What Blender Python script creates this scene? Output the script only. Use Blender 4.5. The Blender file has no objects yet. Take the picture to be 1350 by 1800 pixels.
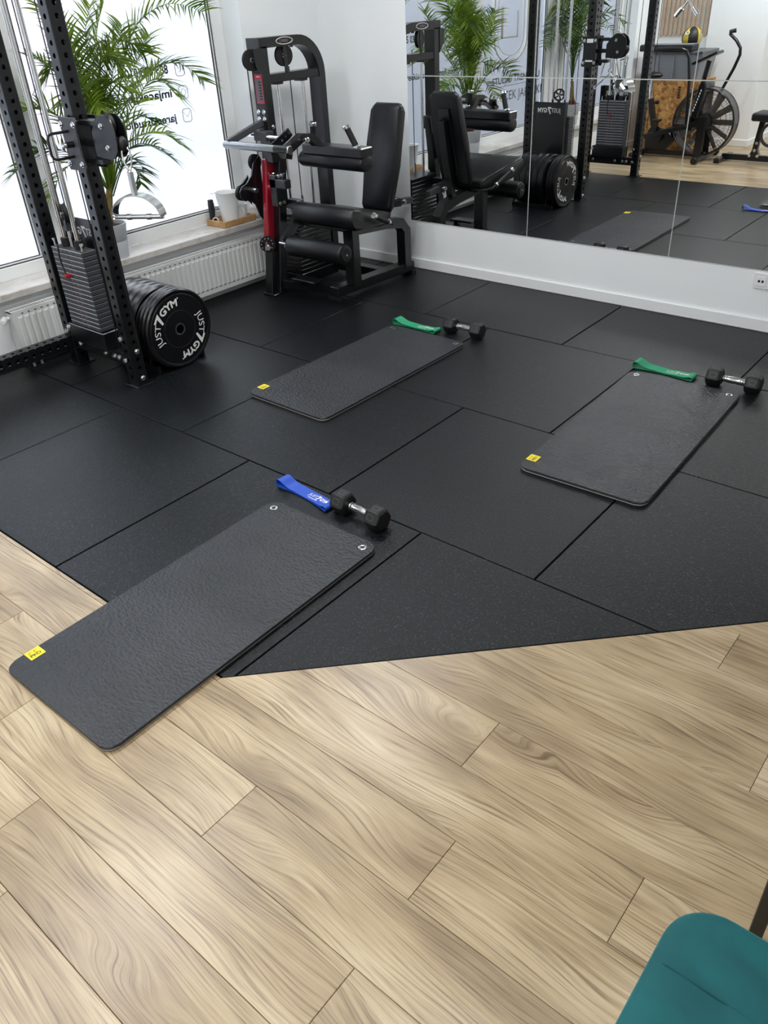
import bpy, bmesh, math, random
from mathutils import Vector, Matrix, Euler
random.seed(7)
PI = math.pi
S = bpy.context.scene
C = bpy.context.collection

# ------------------------------------------------------------------ camera, world, light, exposure
cam_d = bpy.data.cameras.new('camera'); cam = bpy.data.objects.new('camera', cam_d); C.objects.link(cam)
yaw, pitch, roll, FPX = -0.7238, -0.5818, -0.0593, 1385.5
fw = Vector((math.sin(yaw)*math.cos(pitch), math.cos(yaw)*math.cos(pitch), math.sin(pitch)))
r0 = Vector((math.cos(yaw), -math.sin(yaw), 0)); u0 = r0.cross(fw)
rt = math.cos(roll)*r0 + math.sin(roll)*u0; up = -math.sin(roll)*r0 + math.cos(roll)*u0
cam.matrix_world = Matrix(((rt.x, up.x, -fw.x, 2.0642), (rt.y, up.y, -fw.y, -1.9899), (rt.z, up.z, -fw.z, 1.7692), (0, 0, 0, 1)))
cam_d.sensor_fit = 'HORIZONTAL'; cam_d.sensor_width = 36.0; cam_d.lens = FPX/1350*36.0
cam_d.clip_start = 0.05; cam_d.clip_end = 200
S.camera = cam
W = bpy.data.worlds.new('overcast_sky'); S.world = W; W.use_nodes = True
bg = W.node_tree.nodes['Background']; bg.inputs[0].default_value = (0.86, 0.93, 1.0, 1); bg.inputs[1].default_value = 6.3
S.view_settings.view_transform = 'Standard'; S.view_settings.look = 'None'
S.view_settings.gamma = 1.0; S.view_settings.exposure = 0.30; S.view_settings.use_curve_mapping = False
LAMP_W = 31.0

# ------------------------------------------------------------------ materials
def srgb(r, g, b):
    f = lambda c: (c/255/12.92) if c/255 <= 0.04045 else ((c/255+0.055)/1.055)**2.4
    return (f(r), f(g), f(b), 1)
class N:
    def __init__(s, name):
        s.m = bpy.data.materials.new(name); s.m.use_nodes = True; s.t = s.m.node_tree
        s.b = s.t.nodes['Principled BSDF']; s.out = s.t.nodes['Material Output']
    def n(s, typ, **kw):
        x = s.t.nodes.new(typ)
        for k, v in kw.items():
            if k.startswith('i_'):
                key = k[2:]; key = int(key) if key.isdigit() else key.replace('_', ' ')
                x.inputs[key].default_value = v
            else: setattr(x, k, v)
        return x
    def l(s, a, b): s.t.links.new(a, b)
    def coords(s, scale=(1, 1, 1), rand=False):
        tc = s.n('ShaderNodeTexCoord'); mp = s.n('ShaderNodeMapping'); mp.inputs['Scale'].default_value = scale
        s.l(tc.outputs['Object'], mp.inputs['Vector'])
        if rand:
            oi = s.n('ShaderNodeObjectInfo'); mu = s.n('ShaderNodeMath', operation='MULTIPLY'); mu.inputs[1].default_value = 37.0
            s.l(oi.outputs['Random'], mu.inputs[0])
            cb = s.n('ShaderNodeCombineXYZ'); s.l(mu.outputs[0], cb.inputs[0]); s.l(mu.outputs[0], cb.inputs[2])
            m2 = s.n('ShaderNodeMath', operation='MULTIPLY'); m2.inputs[1].default_value = 1.7; s.l(mu.outputs[0], m2.inputs[0]); s.l(m2.outputs[0], cb.inputs[1])
            s.l(cb.outputs[0], mp.inputs['Location'])
        return mp.outputs[0]
    def ramp(s, fac, stops):
        r = s.n('ShaderNodeValToRGB'); e = r.color_ramp.elements
        while len(e) > 1: e.remove(e[-1])
        e[0].position, e[0].color = stops[0]
        for p, c in stops[1:]:
            k = e.new(p); k.color = c
        s.l(fac, r.inputs[0]); return r.outputs[0]
    def bump(s, h, strength, dist=0.01):
        b = s.n('ShaderNodeBump'); b.inputs['Strength'].default_value = strength; b.inputs['Distance'].default_value = dist
        s.l(h, b.inputs['Height']); s.l(b.outputs[0], s.b.inputs['Normal'])
def P(name, col, rough=0.5, metal=0.0, var=0.0, vscale=8.0, bump=0.0, bscale=60.0, spec=None, coat=0.0, sheen=0.0):
    k = N(name); b = k.b
    b.inputs['Roughness'].default_value = rough; b.inputs['Metallic'].default_value = metal
    if spec is not None: b.inputs['Specular IOR Level'].default_value = spec
    if coat: b.inputs['Coat Weight'].default_value = coat; b.inputs['Coat Roughness'].default_value = 0.12
    if sheen: b.inputs['Sheen Weight'].default_value = sheen; b.inputs['Sheen Roughness'].default_value = 0.35
    v = k.coords()
    nz = k.n('ShaderNodeTexNoise'); nz.inputs['Scale'].default_value = vscale; nz.inputs['Detail'].default_value = 4
    k.l(v, nz.inputs['Vector'])
    a = tuple(c*(1-var) for c in col[:3])+(1,); z = tuple(min(1, c*(1+var)) for c in col[:3])+(1,)
    k.l(k.ramp(nz.outputs['Fac'], [(0.3, a), (0.7, z)]), b.inputs['Base Color'])
    if bump:
        n2 = k.n('ShaderNodeTexNoise'); n2.inputs['Scale'].default_value = bscale; n2.inputs['Detail'].default_value = 3
        k.l(v, n2.inputs['Vector']); k.bump(n2.outputs['Fac'], bump, 0.004)
    return k.m
M = {}
M['wall'] = P('white_wall_paint', srgb(240, 243, 244), 0.75, var=0.012, vscale=2.5, bump=0.06, bscale=220)
M['ceiling'] = P('ceiling_paint', srgb(235, 236, 236), 0.85, var=0.01)
M['base'] = P('white_baseboard', srgb(236, 238, 238), 0.45, var=0.01)
M['pvc'] = P('white_pvc', srgb(232, 234, 234), 0.35, var=0.01)
M['gasket'] = P('black_gasket', srgb(34, 34, 36), 0.6, var=0.05)
M['rad'] = P('radiator_enamel', srgb(214, 216, 214), 0.35, var=0.01)
M['rad_dark'] = P('radiator_slot', srgb(96, 98, 98), 0.6, var=0.05)
M['black'] = P('black_powder_coat', srgb(15, 16, 19), 0.30, var=0.12, vscale=30, bump=0.03, bscale=400, spec=0.5, coat=0.2)
M['graphite'] = P('graphite_powder_coat', srgb(58, 60, 64), 0.5, var=0.08, vscale=30, bump=0.05, bscale=400)
M['pad'] = P('black_vinyl', srgb(13, 13, 17), 0.42, var=0.1, vscale=12, bump=0.10, bscale=350, spec=0.45)
M['rubber'] = P('black_moulded_rubber', srgb(15, 15, 17), 0.55, var=0.1, vscale=14)
M['bumper'] = P('black_bumper_rubber', srgb(13, 13, 17), 0.28, var=0.1, vscale=10)
M['chrome'] = P('chrome', (0.80, 0.81, 0.82, 1), 0.14, 1.0, var=0.02)
M['steel'] = P('brushed_steel', (0.62, 0.63, 0.64, 1), 0.30, 1.0, var=0.05, vscale=40)
M['gunmetal'] = P('gunmetal_tube', (0.30, 0.31, 0.32, 1), 0.28, 1.0, var=0.05, vscale=40)
M['highlight_line'] = P('painted_highlight', srgb(196, 198, 202), 0.4, var=0.03)  # pale grey that paints the highlight on the weight plate edges
M['zinc'] = P('zinc_bolt', (0.75, 0.76, 0.77, 1), 0.24, 1.0, var=0.04)
M['cable'] = P('black_cable', srgb(16, 16, 17), 0.4, var=0.05)
M['red'] = P('red_lacquer', srgb(150, 14, 38), 0.32, var=0.05, coat=0.3)
M['red_plastic'] = P('red_plastic', srgb(170, 22, 30), 0.4, var=0.05)
M['sticker'] = P('grey_sticker', srgb(104, 92, 98), 0.5, var=0.05)
M['sticker_red'] = P('red_sticker', srgb(190, 40, 70), 0.5, var=0.05)
M['white'] = P('white_print', srgb(232, 232, 228), 0.5, var=0.01)
M['ink'] = P('black_print', srgb(22, 22, 24), 0.55, var=0.02)
M['vinyl_text'] = P('dark_vinyl_lettering', srgb(30, 32, 38), 0.6, var=0.02)
M['vinyl_grey'] = P('grey_vinyl_outline', srgb(120, 118, 120), 0.6, var=0.02)
M['vinyl_beige'] = P('beige_vinyl_emblem', srgb(176, 170, 148), 0.6, var=0.02)
M['yellow'] = P('yellow_tag', srgb(236, 214, 30), 0.55, var=0.05)
M['yellow_dark'] = P('olive_tag_print', srgb(170, 150, 10), 0.55, var=0.05)
M['green'] = P('green_elastic', srgb(30, 150, 106), 0.55, var=0.05, vscale=30)
M['blue'] = P('blue_elastic', srgb(22, 72, 178), 0.5, var=0.05, vscale=30)
M['pot'] = P('pale_grey_pot', srgb(190, 194, 198), 0.5, var=0.02)
M['soil'] = P('soil', srgb(52, 36, 30), 0.95, var=0.3, vscale=60, bump=0.6, bscale=120)
M['stem'] = P('palm_stem', srgb(120, 104, 52), 0.7, var=0.3, vscale=30)
M['stem_red'] = P('palm_stem_base', srgb(98, 52, 40), 0.8, var=0.3, vscale=40)
M['ceramic'] = P('white_ceramic', srgb(236, 238, 238), 0.25, var=0.01)
M['tissue'] = P('white_tissue', srgb(240, 238, 238), 0.9, var=0.02)
M['tray'] = P('light_wood_tray', srgb(186, 146, 98), 0.6, var=0.18, vscale=22)
M['slat'] = P('oak_slat', srgb(186, 164, 142), 0.6, var=0.12, vscale=9)
M['bin'] = P('grey_storage_plastic', srgb(126, 130, 136), 0.45, var=0.04)
M['bin_lid'] = P('dark_grey_lid', srgb(92, 95, 99), 0.5, var=0.04)
M['ball_black'] = P('black_ball_rubber', srgb(18, 18, 20), 0.5, var=0.08)
M['ball_yellow'] = P('yellow_ball_rubber', srgb(196, 172, 46), 0.5, var=0.05)
M['fan'] = P('grey_fan_blade', srgb(120, 118, 114), 0.45, var=0.05)
M['mat_under'] = P('grey_foam_layer', srgb(150, 147, 143), 0.75, var=0.05, vscale=30)
M['joint'] = P('dark_subfloor', srgb(20, 19, 18), 0.9, var=0.1)
M['lamp'] = P('lamp_housing', srgb(240, 240, 240), 0.5, var=0.01)
M['lime'] = P('lime_strap', srgb(176, 200, 40), 0.6, var=0.05)
# teal velvet
k = N('teal_velvet'); k.b.inputs['Roughness'].default_value = 0.85
k.b.inputs['Sheen Weight'].default_value = 0.6; k.b.inputs['Sheen Roughness'].default_value = 0.35; k.b.inputs['Sheen Tint'].default_value = srgb(90, 170, 175)
v = k.coords(); nz = k.n('ShaderNodeTexNoise'); nz.inputs['Scale'].default_value = 7; nz.inputs['Detail'].default_value = 3; nz.inputs['Distortion'].default_value = 0.8
k.l(v, nz.inputs['Vector'])
k.l(k.ramp(nz.outputs['Fac'], [(0.25, srgb(0, 62, 66)), (0.75, srgb(4, 90, 94))]), k.b.inputs['Base Color'])
n2 = k.n('ShaderNodeTexNoise'); n2.inputs['Scale'].default_value = 500; k.l(v, n2.inputs['Vector']); k.bump(n2.outputs['Fac'], 0.12, 0.002)
M['teal'] = k.m
# mirror
k = N('mirror_glass'); k.b.inputs['Metallic'].default_value = 1; k.b.inputs['Roughness'].default_value = 0.0
v = k.coords(); nz = k.n('ShaderNodeTexNoise'); nz.inputs['Scale'].default_value = 1.0; k.l(v, nz.inputs['Vector'])
k.l(k.ramp(nz.outputs['Fac'], [(0.0, (0.86, 0.88, 0.875, 1)), (1.0, (0.88, 0.90, 0.895, 1))]), k.b.inputs['Base Color'])
M['mirror'] = k.m
M['mirror_edge'] = P('polished_glass_edge', srgb(214, 222, 218), 0.15, var=0.02)
# rubber crumb tile
k = N('rubber_crumb_tile'); k.b.inputs['Roughness'].default_value = 0.36; k.b.inputs['Specular IOR Level'].default_value = 0.26
v = k.coords(rand=True)
nz = k.n('ShaderNodeTexNoise'); nz.inputs['Scale'].default_value = 120; nz.inputs['Detail'].default_value = 4; nz.inputs['Roughness'].default_value = 0.75; k.l(v, nz.inputs['Vector'])
n2 = k.n('ShaderNodeTexNoise'); n2.inputs['Scale'].default_value = 2.2; n2.inputs['Detail'].default_value = 4; k.l(v, n2.inputs['Vector'])
c1 = k.ramp(nz.outputs['Fac'], [(0.34, srgb(2, 3, 4)), (0.50, srgb(12, 15, 17)), (0.60, srgb(26, 30, 33)), (0.70, srgb(76, 80, 84))])
c2 = k.ramp(n2.outputs['Fac'], [(0.3, (0.82, 0.82, 0.84, 1)), (0.75, (1.14, 1.14, 1.15, 1))])
mx = k.n('ShaderNodeMix', data_type='RGBA', blend_type='MULTIPLY'); mx.inputs[0].default_value = 1
k.l(c1, mx.inputs[6]); k.l(c2, mx.inputs[7]); k.l(mx.outputs[2], k.b.inputs['Base Color'])
k.bump(nz.outputs['Fac'], 0.5, 0.003); M['tile'] = k.m
# exercise mat with wavy embossed skin
k = N('embossed_mat_foam'); k.b.inputs['Roughness'].default_value = 0.42; k.b.inputs['Specular IOR Level'].default_value = 0.30
v = k.coords((0.55, 1.0, 1.0))
dn = k.n('ShaderNodeTexNoise'); dn.inputs['Scale'].default_value = 9; dn.inputs['Detail'].default_value = 1; k.l(v, dn.inputs['Vector'])
dm = k.n('ShaderNodeVectorMath', operation='MULTIPLY'); dm.inputs[1].default_value = (0.03, 0.03, 0); k.l(dn.outputs['Color'], dm.inputs[0])
da = k.n('ShaderNodeVectorMath', operation='ADD'); k.l(v, da.inputs[0]); k.l(dm.outputs[0], da.inputs[1])
vo = k.n('ShaderNodeTexVoronoi', feature='SMOOTH_F1'); vo.inputs['Scale'].default_value = 110; vo.inputs['Smoothness'].default_value = 0.4; k.l(da.outputs[0], vo.inputs['Vector'])
n2 = k.n('ShaderNodeTexNoise'); n2.inputs['Scale'].default_value = 3; n2.inputs['Detail'].default_value = 4; k.l(v, n2.inputs['Vector'])
k.l(k.ramp(n2.outputs['Fac'], [(0.3, srgb(42, 44, 47)), (0.75, srgb(56, 58, 61))]), k.b.inputs['Base Color'])
k.bump(k.ramp(vo.outputs['Distance'], [(0.10, (1, 1, 1, 1)), (0.75, (0, 0, 0, 1))]), 0.55, 0.0035); M['mat'] = k.m
# oak laminate, grain along X, different on every plank
k = N('oak_laminate'); k.b.inputs['Roughness'].default_value = 0.33; k.b.inputs['Specular IOR Level'].default_value = 0.65
v = k.coords((1, 1, 1), rand=True)
def nmap(sc, vec, scale=1.0, detail=2.0, rough=0.5, dist=0.0):
    mp = k.n('ShaderNodeMapping'); mp.inputs['Scale'].default_value = sc; k.l(vec, mp.inputs['Vector'])
    nn = k.n('ShaderNodeTexNoise'); nn.inputs['Scale'].default_value = scale; nn.inputs['Detail'].default_value = detail; nn.inputs['Roughness'].default_value = rough; nn.inputs['Distortion'].default_value = dist
    k.l(mp.outputs[0], nn.inputs['Vector']); return nn.outputs['Fac']
warp = nmap((1.3, 5.5, 1), v, 1.0, 1.2)
wm = k.n('ShaderNodeMath', operation='MULTIPLY_ADD'); wm.inputs[1].default_value = 0.17; wm.inputs[2].default_value = -0.085; k.l(warp, wm.inputs[0])
vk = k.n('ShaderNodeTexVoronoi'); vk.inputs['Scale'].default_value = 1.0
mp4 = k.n('ShaderNodeMapping'); mp4.inputs['Scale'].default_value = (1.6, 4.2, 1); k.l(v, mp4.inputs['Vector']); k.l(mp4.outputs[0], vk.inputs['Vector'])
kb = k.n('ShaderNodeMapRange'); kb.interpolation_type = 'SMOOTHSTEP'; kb.inputs['From Min'].default_value = 0.0; kb.inputs['From Max'].default_value = 0.42; kb.inputs['To Min'].default_value = 0.055; kb.inputs['To Max'].default_value = 0.0; k.l(vk.outputs['Distance'], kb.inputs['Value'])
wa = k.n('ShaderNodeMath', operation='ADD'); k.l(wm.outputs[0], wa.inputs[0]); k.l(kb.outputs[0], wa.inputs[1])
wc = k.n('ShaderNodeCombineXYZ'); k.l(wa.outputs[0], wc.inputs[1])
wv = k.n('ShaderNodeVectorMath', operation='ADD'); k.l(v, wv.inputs[0]); k.l(wc.outputs[0], wv.inputs[1]); vw = wv.outputs[0]
fine = nmap((4.0, 190, 1), vw, 1.0, 3.0, 0.6)
mid = nmap((0.9, 46, 1), vw, 1.0, 3.0, 0.6)
blot = nmap((1.4, 5.0, 1), v, 1.3, 3.0)
pore = nmap((9.0, 420, 1), v, 1.0, 2.0)
base = k.ramp(blot, [(0.30, srgb(136, 117, 90)), (0.5, srgb(167, 148, 117)), (0.70, srgb(188, 171, 141))])
def mult(c, fac, stops, amt):
    mm = k.n('ShaderNodeMix', data_type='RGBA', blend_type='MULTIPLY'); mm.inputs[0].default_value = amt
    k.l(c, mm.inputs[6]); k.l(k.ramp(fac, stops), mm.inputs[7]); return mm.outputs[2]
c = mult(base, mid, [(0.30, (0.80, 0.77, 0.74, 1)), (0.48, (0.97, 0.96, 0.95, 1)), (0.70, (1.06, 1.06, 1.06, 1))], 0.6)
c = mult(c, fine, [(0.32, (0.50, 0.45, 0.41, 1)), (0.45, (0.90, 0.88, 0.86, 1)), (0.55, (1.02, 1.02, 1.02, 1)), (0.72, (1.16, 1.16, 1.16, 1))], 1.0)
c = mult(c, pore, [(0.30, (0.80, 0.77, 0.74, 1)), (0.42, (1, 1, 1, 1))], 0.6)
c = mult(c, vk.outputs['Distance'], [(0.0, (0.40, 0.35, 0.31, 1)), (0.045, (0.62, 0.57, 0.53, 1)), (0.14, (0.86, 0.83, 0.81, 1)), (0.32, (1, 1, 1, 1))], 0.85)
k.l(c, k.b.inputs['Base Color'])
k.bump(fine, 0.16, 0.002); M['plank'] = k.m
M['plank_edge'] = M['plank']
# marble sill
k = N('marble_sill'); k.b.inputs['Roughness'].default_value = 0.3
v = k.coords((1, 1, 1)); nz = k.n('ShaderNodeTexNoise'); nz.inputs['Scale'].default_value = 9; nz.inputs['Detail'].default_value = 6; nz.inputs['Distortion'].default_value = 1.8; k.l(v, nz.inputs['Vector'])
k.l(k.ramp(nz.outputs['Fac'], [(0.25, srgb(168, 158, 148)), (0.42, srgb(206, 200, 194)), (0.75, srgb(222, 219, 215))]), k.b.inputs['Base Color']); M['marble'] = k.m
# osb
k = N('osb_board'); k.b.inputs['Roughness'].default_value = 0.7
v = k.coords((14, 14, 14)); nz = k.n('ShaderNodeTexNoise'); nz.inputs['Scale'].default_value = 0.5; nz.inputs['Distortion'].default_value = 2.5; k.l(v, nz.inputs['Vector'])
vo = k.n('ShaderNodeTexVoronoi'); vo.inputs['Scale'].default_value = 2.0; mm = k.n('ShaderNodeVectorMath', operation='ADD'); k.l(v, mm.inputs[0]); k.l(nz.outputs['Color'], mm.inputs[1]); k.l(mm.outputs[0], vo.inputs['Vector'])
k.l(k.ramp(vo.outputs['Color'], [(0.1, srgb(128, 84, 36)), (0.5, srgb(176, 124, 62)), (0.9, srgb(208, 162, 96))]), k.b.inputs['Base Color']); M['osb'] = k.m
# palm leaf
def leafmat(name, c0, c1):
    k = N(name); v = k.coords((1, 1, 1), rand=True)
    nz = k.n('ShaderNodeTexNoise'); nz.inputs['Scale'].default_value = 6; k.l(v, nz.inputs['Vector'])
    col = k.ramp(nz.outputs['Fac'], [(0.3, c0), (0.7, c1)])
    k.l(col, k.b.inputs['Base Color']); k.b.inputs['Roughness'].default_value = 0.45
    tr = k.n('ShaderNodeBsdfTranslucent'); k.l(col, tr.inputs['Color'])
    mx = k.n('ShaderNodeMixShader'); mx.inputs[0].default_value = 0.4; k.l(k.b.outputs[0], mx.inputs[1]); k.l(tr.outputs[0], mx.inputs[2]); k.l(mx.outputs[0], k.out.inputs[0])
    return k.m
M['leaf'] = leafmat('palm_leaf', srgb(62, 96, 22), srgb(138, 164, 48))
M['leaf2'] = leafmat('palm_leaf_dark', srgb(36, 64, 26), srgb(84, 118, 48))
# frosted window film
k = N('frosted_glass'); v = k.coords()
nz = k.n('ShaderNodeTexNoise'); nz.inputs['Scale'].default_value = 0.9; k.l(v, nz.inputs['Vector'])
col = k.ramp(nz.outputs['Fac'], [(0.3, (0.78, 0.80, 0.86, 1)), (0.7, (0.83, 0.84, 0.88, 1))])
tl = k.n('ShaderNodeBsdfTranslucent'); k.l(col, tl.inputs['Color'])
tp = k.n('ShaderNodeBsdfTransparent'); tp.inputs['Color'].default_value = (0.95, 0.96, 0.97, 1)
gl = k.n('ShaderNodeBsdfGlossy'); gl.inputs['Roughness'].default_value = 0.12
a = k.n('ShaderNodeMixShader'); a.inputs[0].default_value = 0.55; k.l(tl.outputs[0], a.inputs[1]); k.l(tp.outputs[0], a.inputs[2])
fr = k.n('ShaderNodeFresnel'); fr.inputs['IOR'].default_value = 1.35
b2 = k.n('ShaderNodeMixShader'); k.l(fr.outputs[0], b2.inputs[0]); k.l(a.outputs[0], b2.inputs[1]); k.l(gl.outputs[0], b2.inputs[2]); k.l(b2.outputs[0], k.out.inputs[0])
M['glass'] = k.m
# outside
M['pavement'] = P('grey_paving', srgb(84, 83, 84), 0.85, var=0.04, vscale=1.5)
k = N('rendered_facade'); k.b.inputs['Roughness'].default_value = 0.9
v = k.coords(); nz = k.n('ShaderNodeTexNoise'); nz.inputs['Scale'].default_value = 0.35; nz.inputs['Detail'].default_value = 1; k.l(v, nz.inputs['Vector'])
k.l(k.ramp(nz.outputs['Fac'], [(0.38, srgb(62, 66, 80)), (0.52, srgb(74, 77, 88)), (0.64, srgb(124, 66, 90))]), k.b.inputs['Base Color']); M['facade'] = k.m

# ------------------------------------------------------------------ mesh helpers
ORG = {}
class MB:
    def __init__(s): s.bm = bmesh.new()
    def _new(s, geom_fn):
        n = len(s.bm.verts); geom_fn(); s.bm.verts.ensure_lookup_table(); return s.bm.verts[n:]
    def box(s, x0, x1, y0, y1, z0, z1, bev=0.0, X=None, seg=1):
        x0, x1 = sorted((x0, x1)); y0, y1 = sorted((y0, y1)); z0, z1 = sorted((z0, z1))
        t = bmesh.new()
        bmesh.ops.create_cube(t, size=1.0)
        for v in t.verts: v.co = Vector(((x0+x1)/2+v.co.x*(x1-x0), (y0+y1)/2+v.co.y*(y1-y0), (z0+z1)/2+v.co.z*(z1-z0)))
        if bev > 0: bmesh.ops.bevel(t, geom=list(t.edges), offset=min(bev, 0.49*min(x1-x0, y1-y0, z1-z0)), segments=seg, affect='EDGES', profile=0.5)
        s.merge(t, X); return s
    def merge(s, t, X=None):
        if X is not None: bmesh.ops.transform(t, matrix=X, verts=t.verts)
        mp = {}
        for v in t.verts: mp[v] = s.bm.verts.new(v.co)
        for f in t.faces:
            try: s.bm.faces.new([mp[v] for v in f.verts])
            except ValueError: pass
        t.free()
    def poly(s, vs, fs):
        w = [s.bm.verts.new(Vector(v)) for v in vs]
        for f in fs:
            try: s.bm.faces.new([w[i] for i in f])
            except ValueError: pass
        return s
    def beam(s, p0, p1, w, h, upv=(0, 0, 1), bev=0.003):
        p0, p1 = Vector(p0), Vector(p1); d = p1-p0; L = d.length; d.normalize()
        upv = Vector(upv); sd = d.cross(upv); sd.normalize(); u = sd.cross(d)
        X = Matrix(((d.x, sd.x, u.x, p0.x), (d.y, sd.y, u.y, p0.y), (d.z, sd.z, u.z, p0.z), (0, 0, 0, 1)))
        return s.box(0, L, -w/2, w/2, -h/2, h/2, bev, X)
    def lathe(s, prof, p0=(0, 0, 0), axis=(0, 0, 1), seg=24):
        # prof: list of (t along axis, radius); closed at the ends when radius > 0 through caps
        p0 = Vector(p0); a = Vector(axis).normalized(); b = a.orthogonal().normalized(); c = a.cross(b)
        rings = []
        for t, r in prof:
            rings.append([s.bm.verts.new(p0+a*t+(b*math.cos(2*PI*i/seg)+c*math.sin(2*PI*i/seg))*max(r, 1e-5)) for i in range(seg)])
        for A, B in zip(rings, rings[1:]):
            for i in range(seg): s.bm.faces.new((A[i], A[(i+1) % seg], B[(i+1) % seg], B[i]))
        if prof[0] != prof[-1]:
            s.bm.faces.new(rings[0][::-1]); s.bm.faces.new(rings[-1])
        return s
    def cyl(s, p0, p1, r, r1=None, seg=20, bev=0.0):
        p0, p1 = Vector(p0), Vector(p1); L = (p1-p0).length; r1 = r if r1 is None else r1
        if bev > 0: pr = [(0, r-bev), (bev, r), (L-bev, r1), (L, r1-bev)]
        else: pr = [(0, r), (L, r1)]
        return s.lathe(pr, p0, p1-p0, seg)
    def ring(s, R, r, p0, axis, seg=32, sec=8):
        pr = [(r*math.sin(2*PI*i/sec), R+r*math.cos(2*PI*i/sec)) for i in range(sec+1)]; pr[-1] = pr[0]
        return s.lathe(pr, p0, axis, seg)
    def annulus(s, r0, r1, h, p0, axis, seg=32):
        return s.lathe([(0, r0), (0, r1), (h, r1), (h, r0), (0, r0)], p0, axis, seg)
    def tube(s, pts, r, seg=10, closed=False, rads=None, sect=None):
        pts = [Vector(p) for p in pts]; n = len(pts); rings = []; ref = None
        for i, p in enumerate(pts):
            a = pts[(i-1) % n] if (closed or i > 0) else p; b = pts[(i+1) % n] if (closed or i < n-1) else p
            d = (b-a).normalized()
            if ref is None: ref = d.orthogonal().normalized()
            ref = (ref-d*ref.dot(d)); ref = ref.normalized() if ref.length > 1e-6 else d.orthogonal().normalized()
            q = d.cross(ref); rr = rads[i] if rads else r
            rings.append([s.bm.verts.new(p+(ref*math.cos(2*PI*j/seg)+q*math.sin(2*PI*j/seg))*rr) for j in range(seg)])
        for i in range(n if closed else n-1):
            A, B = rings[i], rings[(i+1) % n]
            for j in range(seg): s.bm.faces.new((A[j], A[(j+1) % seg], B[(j+1) % seg], B[j]))
        if not closed:
            s.bm.faces.new(rings[0][::-1]); s.bm.faces.new(rings[-1])
        return s
    def strip(s, pts, wdir, w, h, nrm):
        # rectangular bar swept along pts, width along wdir (constant), thickness across
        pts = [Vector(p) for p in pts]; wd = Vector(wdir).normalized(); rings = []
        for i, p in enumerate(pts):
            d = ((pts[i+1] if i < len(pts)-1 else p)-(pts[i-1] if i else p)).normalized()
            t = wd.cross(d).normalized()
            k = 1.0
            if 0 < i < len(pts)-1:
                d0 = (p-pts[i-1]).normalized(); k = 1/max(0.5, math.sqrt((1+d0.dot((pts[i+1]-p).normalized()))/2))
            rings.append([s.bm.verts.new(p+wd*(a*w/2)+t*(b*h/2*k)) for a, b in ((-1, -1), (1, -1), (1, 1), (-1, 1))])
        for A, B in zip(rings, rings[1:]):
            for j in range(4): s.bm.faces.new((A[j], A[(j+1) % 4], B[(j+1) % 4], B[j]))
        s.bm.faces.new(rings[0][::-1]); s.bm.faces.new(rings[-1]); return s
    def prism(s, poly, o, u, v, depth, bev=0.0):
        # polygon (list of 2D) in plane o + a*u + b*v, extruded along u x v by depth
        o, u, v = Vector(o), Vector(u), Vector(v); n = u.cross(v).normalized()
        t = bmesh.new()
        A = [t.verts.new(o+u*a+v*b) for a, b in poly]; B = [t.verts.new(o+u*a+v*b+n*depth) for a, b in poly]
        m = len(poly); t.faces.new(A[::-1]); t.faces.new(B)
        for i in range(m): t.faces.new((A[i], A[(i+1) % m], B[(i+1) % m], B[i]))
        if bev > 0:
            ed = [e for e in t.edges if len(e.link_faces) == 2 and any(len(f.verts) == m for f in e.link_faces) and m > 4] if m > 4 else list(t.edges)
            bmesh.ops.bevel(t, geom=ed, offset=bev, segments=1, affect='EDGES', profile=0.5)
        s.merge(t); return s
    def sphere(s, c, r, sc=(1, 1, 1), u=20, v=12):
        c = Vector(c); rows = []
        for i in range(1, v):
            th = PI*i/v
            rows.append([s.bm.verts.new(c+Vector((r*sc[0]*math.sin(th)*math.cos(2*PI*j/u), r*sc[1]*math.sin(th)*math.sin(2*PI*j/u), r*sc[2]*math.cos(th)))) for j in range(u)])
        T = s.bm.verts.new(c+Vector((0, 0, r*sc[2]))); B = s.bm.verts.new(c-Vector((0, 0, r*sc[2])))
        for j in range(u):
            s.bm.faces.new((T, rows[0][j], rows[0][(j+1) % u])); s.bm.faces.new((B, rows[-1][(j+1) % u], rows[-1][j]))
        for A, Bb in zip(rows, rows[1:]):
            for j in range(u): s.bm.faces.new((A[j], Bb[j], Bb[(j+1) % u], A[(j+1) % u]))
        return s
    def hexb(s, p, axis, r=0.011, h=0.009):
        # bolt: washer + hex head
        p = Vector(p); a = Vector(axis).normalized()
        s.cyl(p, p+a*0.003, r*1.35, seg=16); return s.lathe([(0.003, r), (h, r), (h+0.002, r*0.85)], p, a, 6)
def rrect(w, h, r, n=5):
    o = []
    for cx, cy, a0 in ((w/2-r, h/2-r, 0), (-w/2+r, h/2-r, 90), (-w/2+r, -h/2+r, 180), (w/2-r, -h/2+r, 270)):
        for i in range(n+1):
            a = math.radians(a0+90*i/n); o.append((cx+r*math.cos(a), cy+r*math.sin(a)))
    return o
def mesh_of(mb, name, mat, org=Vector((0, 0, 0)), smooth=35, recalc=True):
    if recalc: bmesh.ops.recalc_face_normals(mb.bm, faces=mb.bm.faces)
    me = bpy.data.meshes.new(name)
    for v in mb.bm.verts: v.co -= org
    mb.bm.to_mesh(me); mb.bm.free()
    if mat: me.materials.append(M[mat])
    if smooth:
        me.polygons.foreach_set('use_smooth', [True]*len(me.polygons)); me.set_sharp_from_angle(angle=math.radians(smooth))
    return me
def link(name, me, parent=None):
    o = bpy.data.objects.new(name, me); C.objects.link(o)
    if parent is not None: o.parent = parent; ORG[o.name] = ORG.get(parent.name, Vector((0, 0, 0)))
    return o
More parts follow.
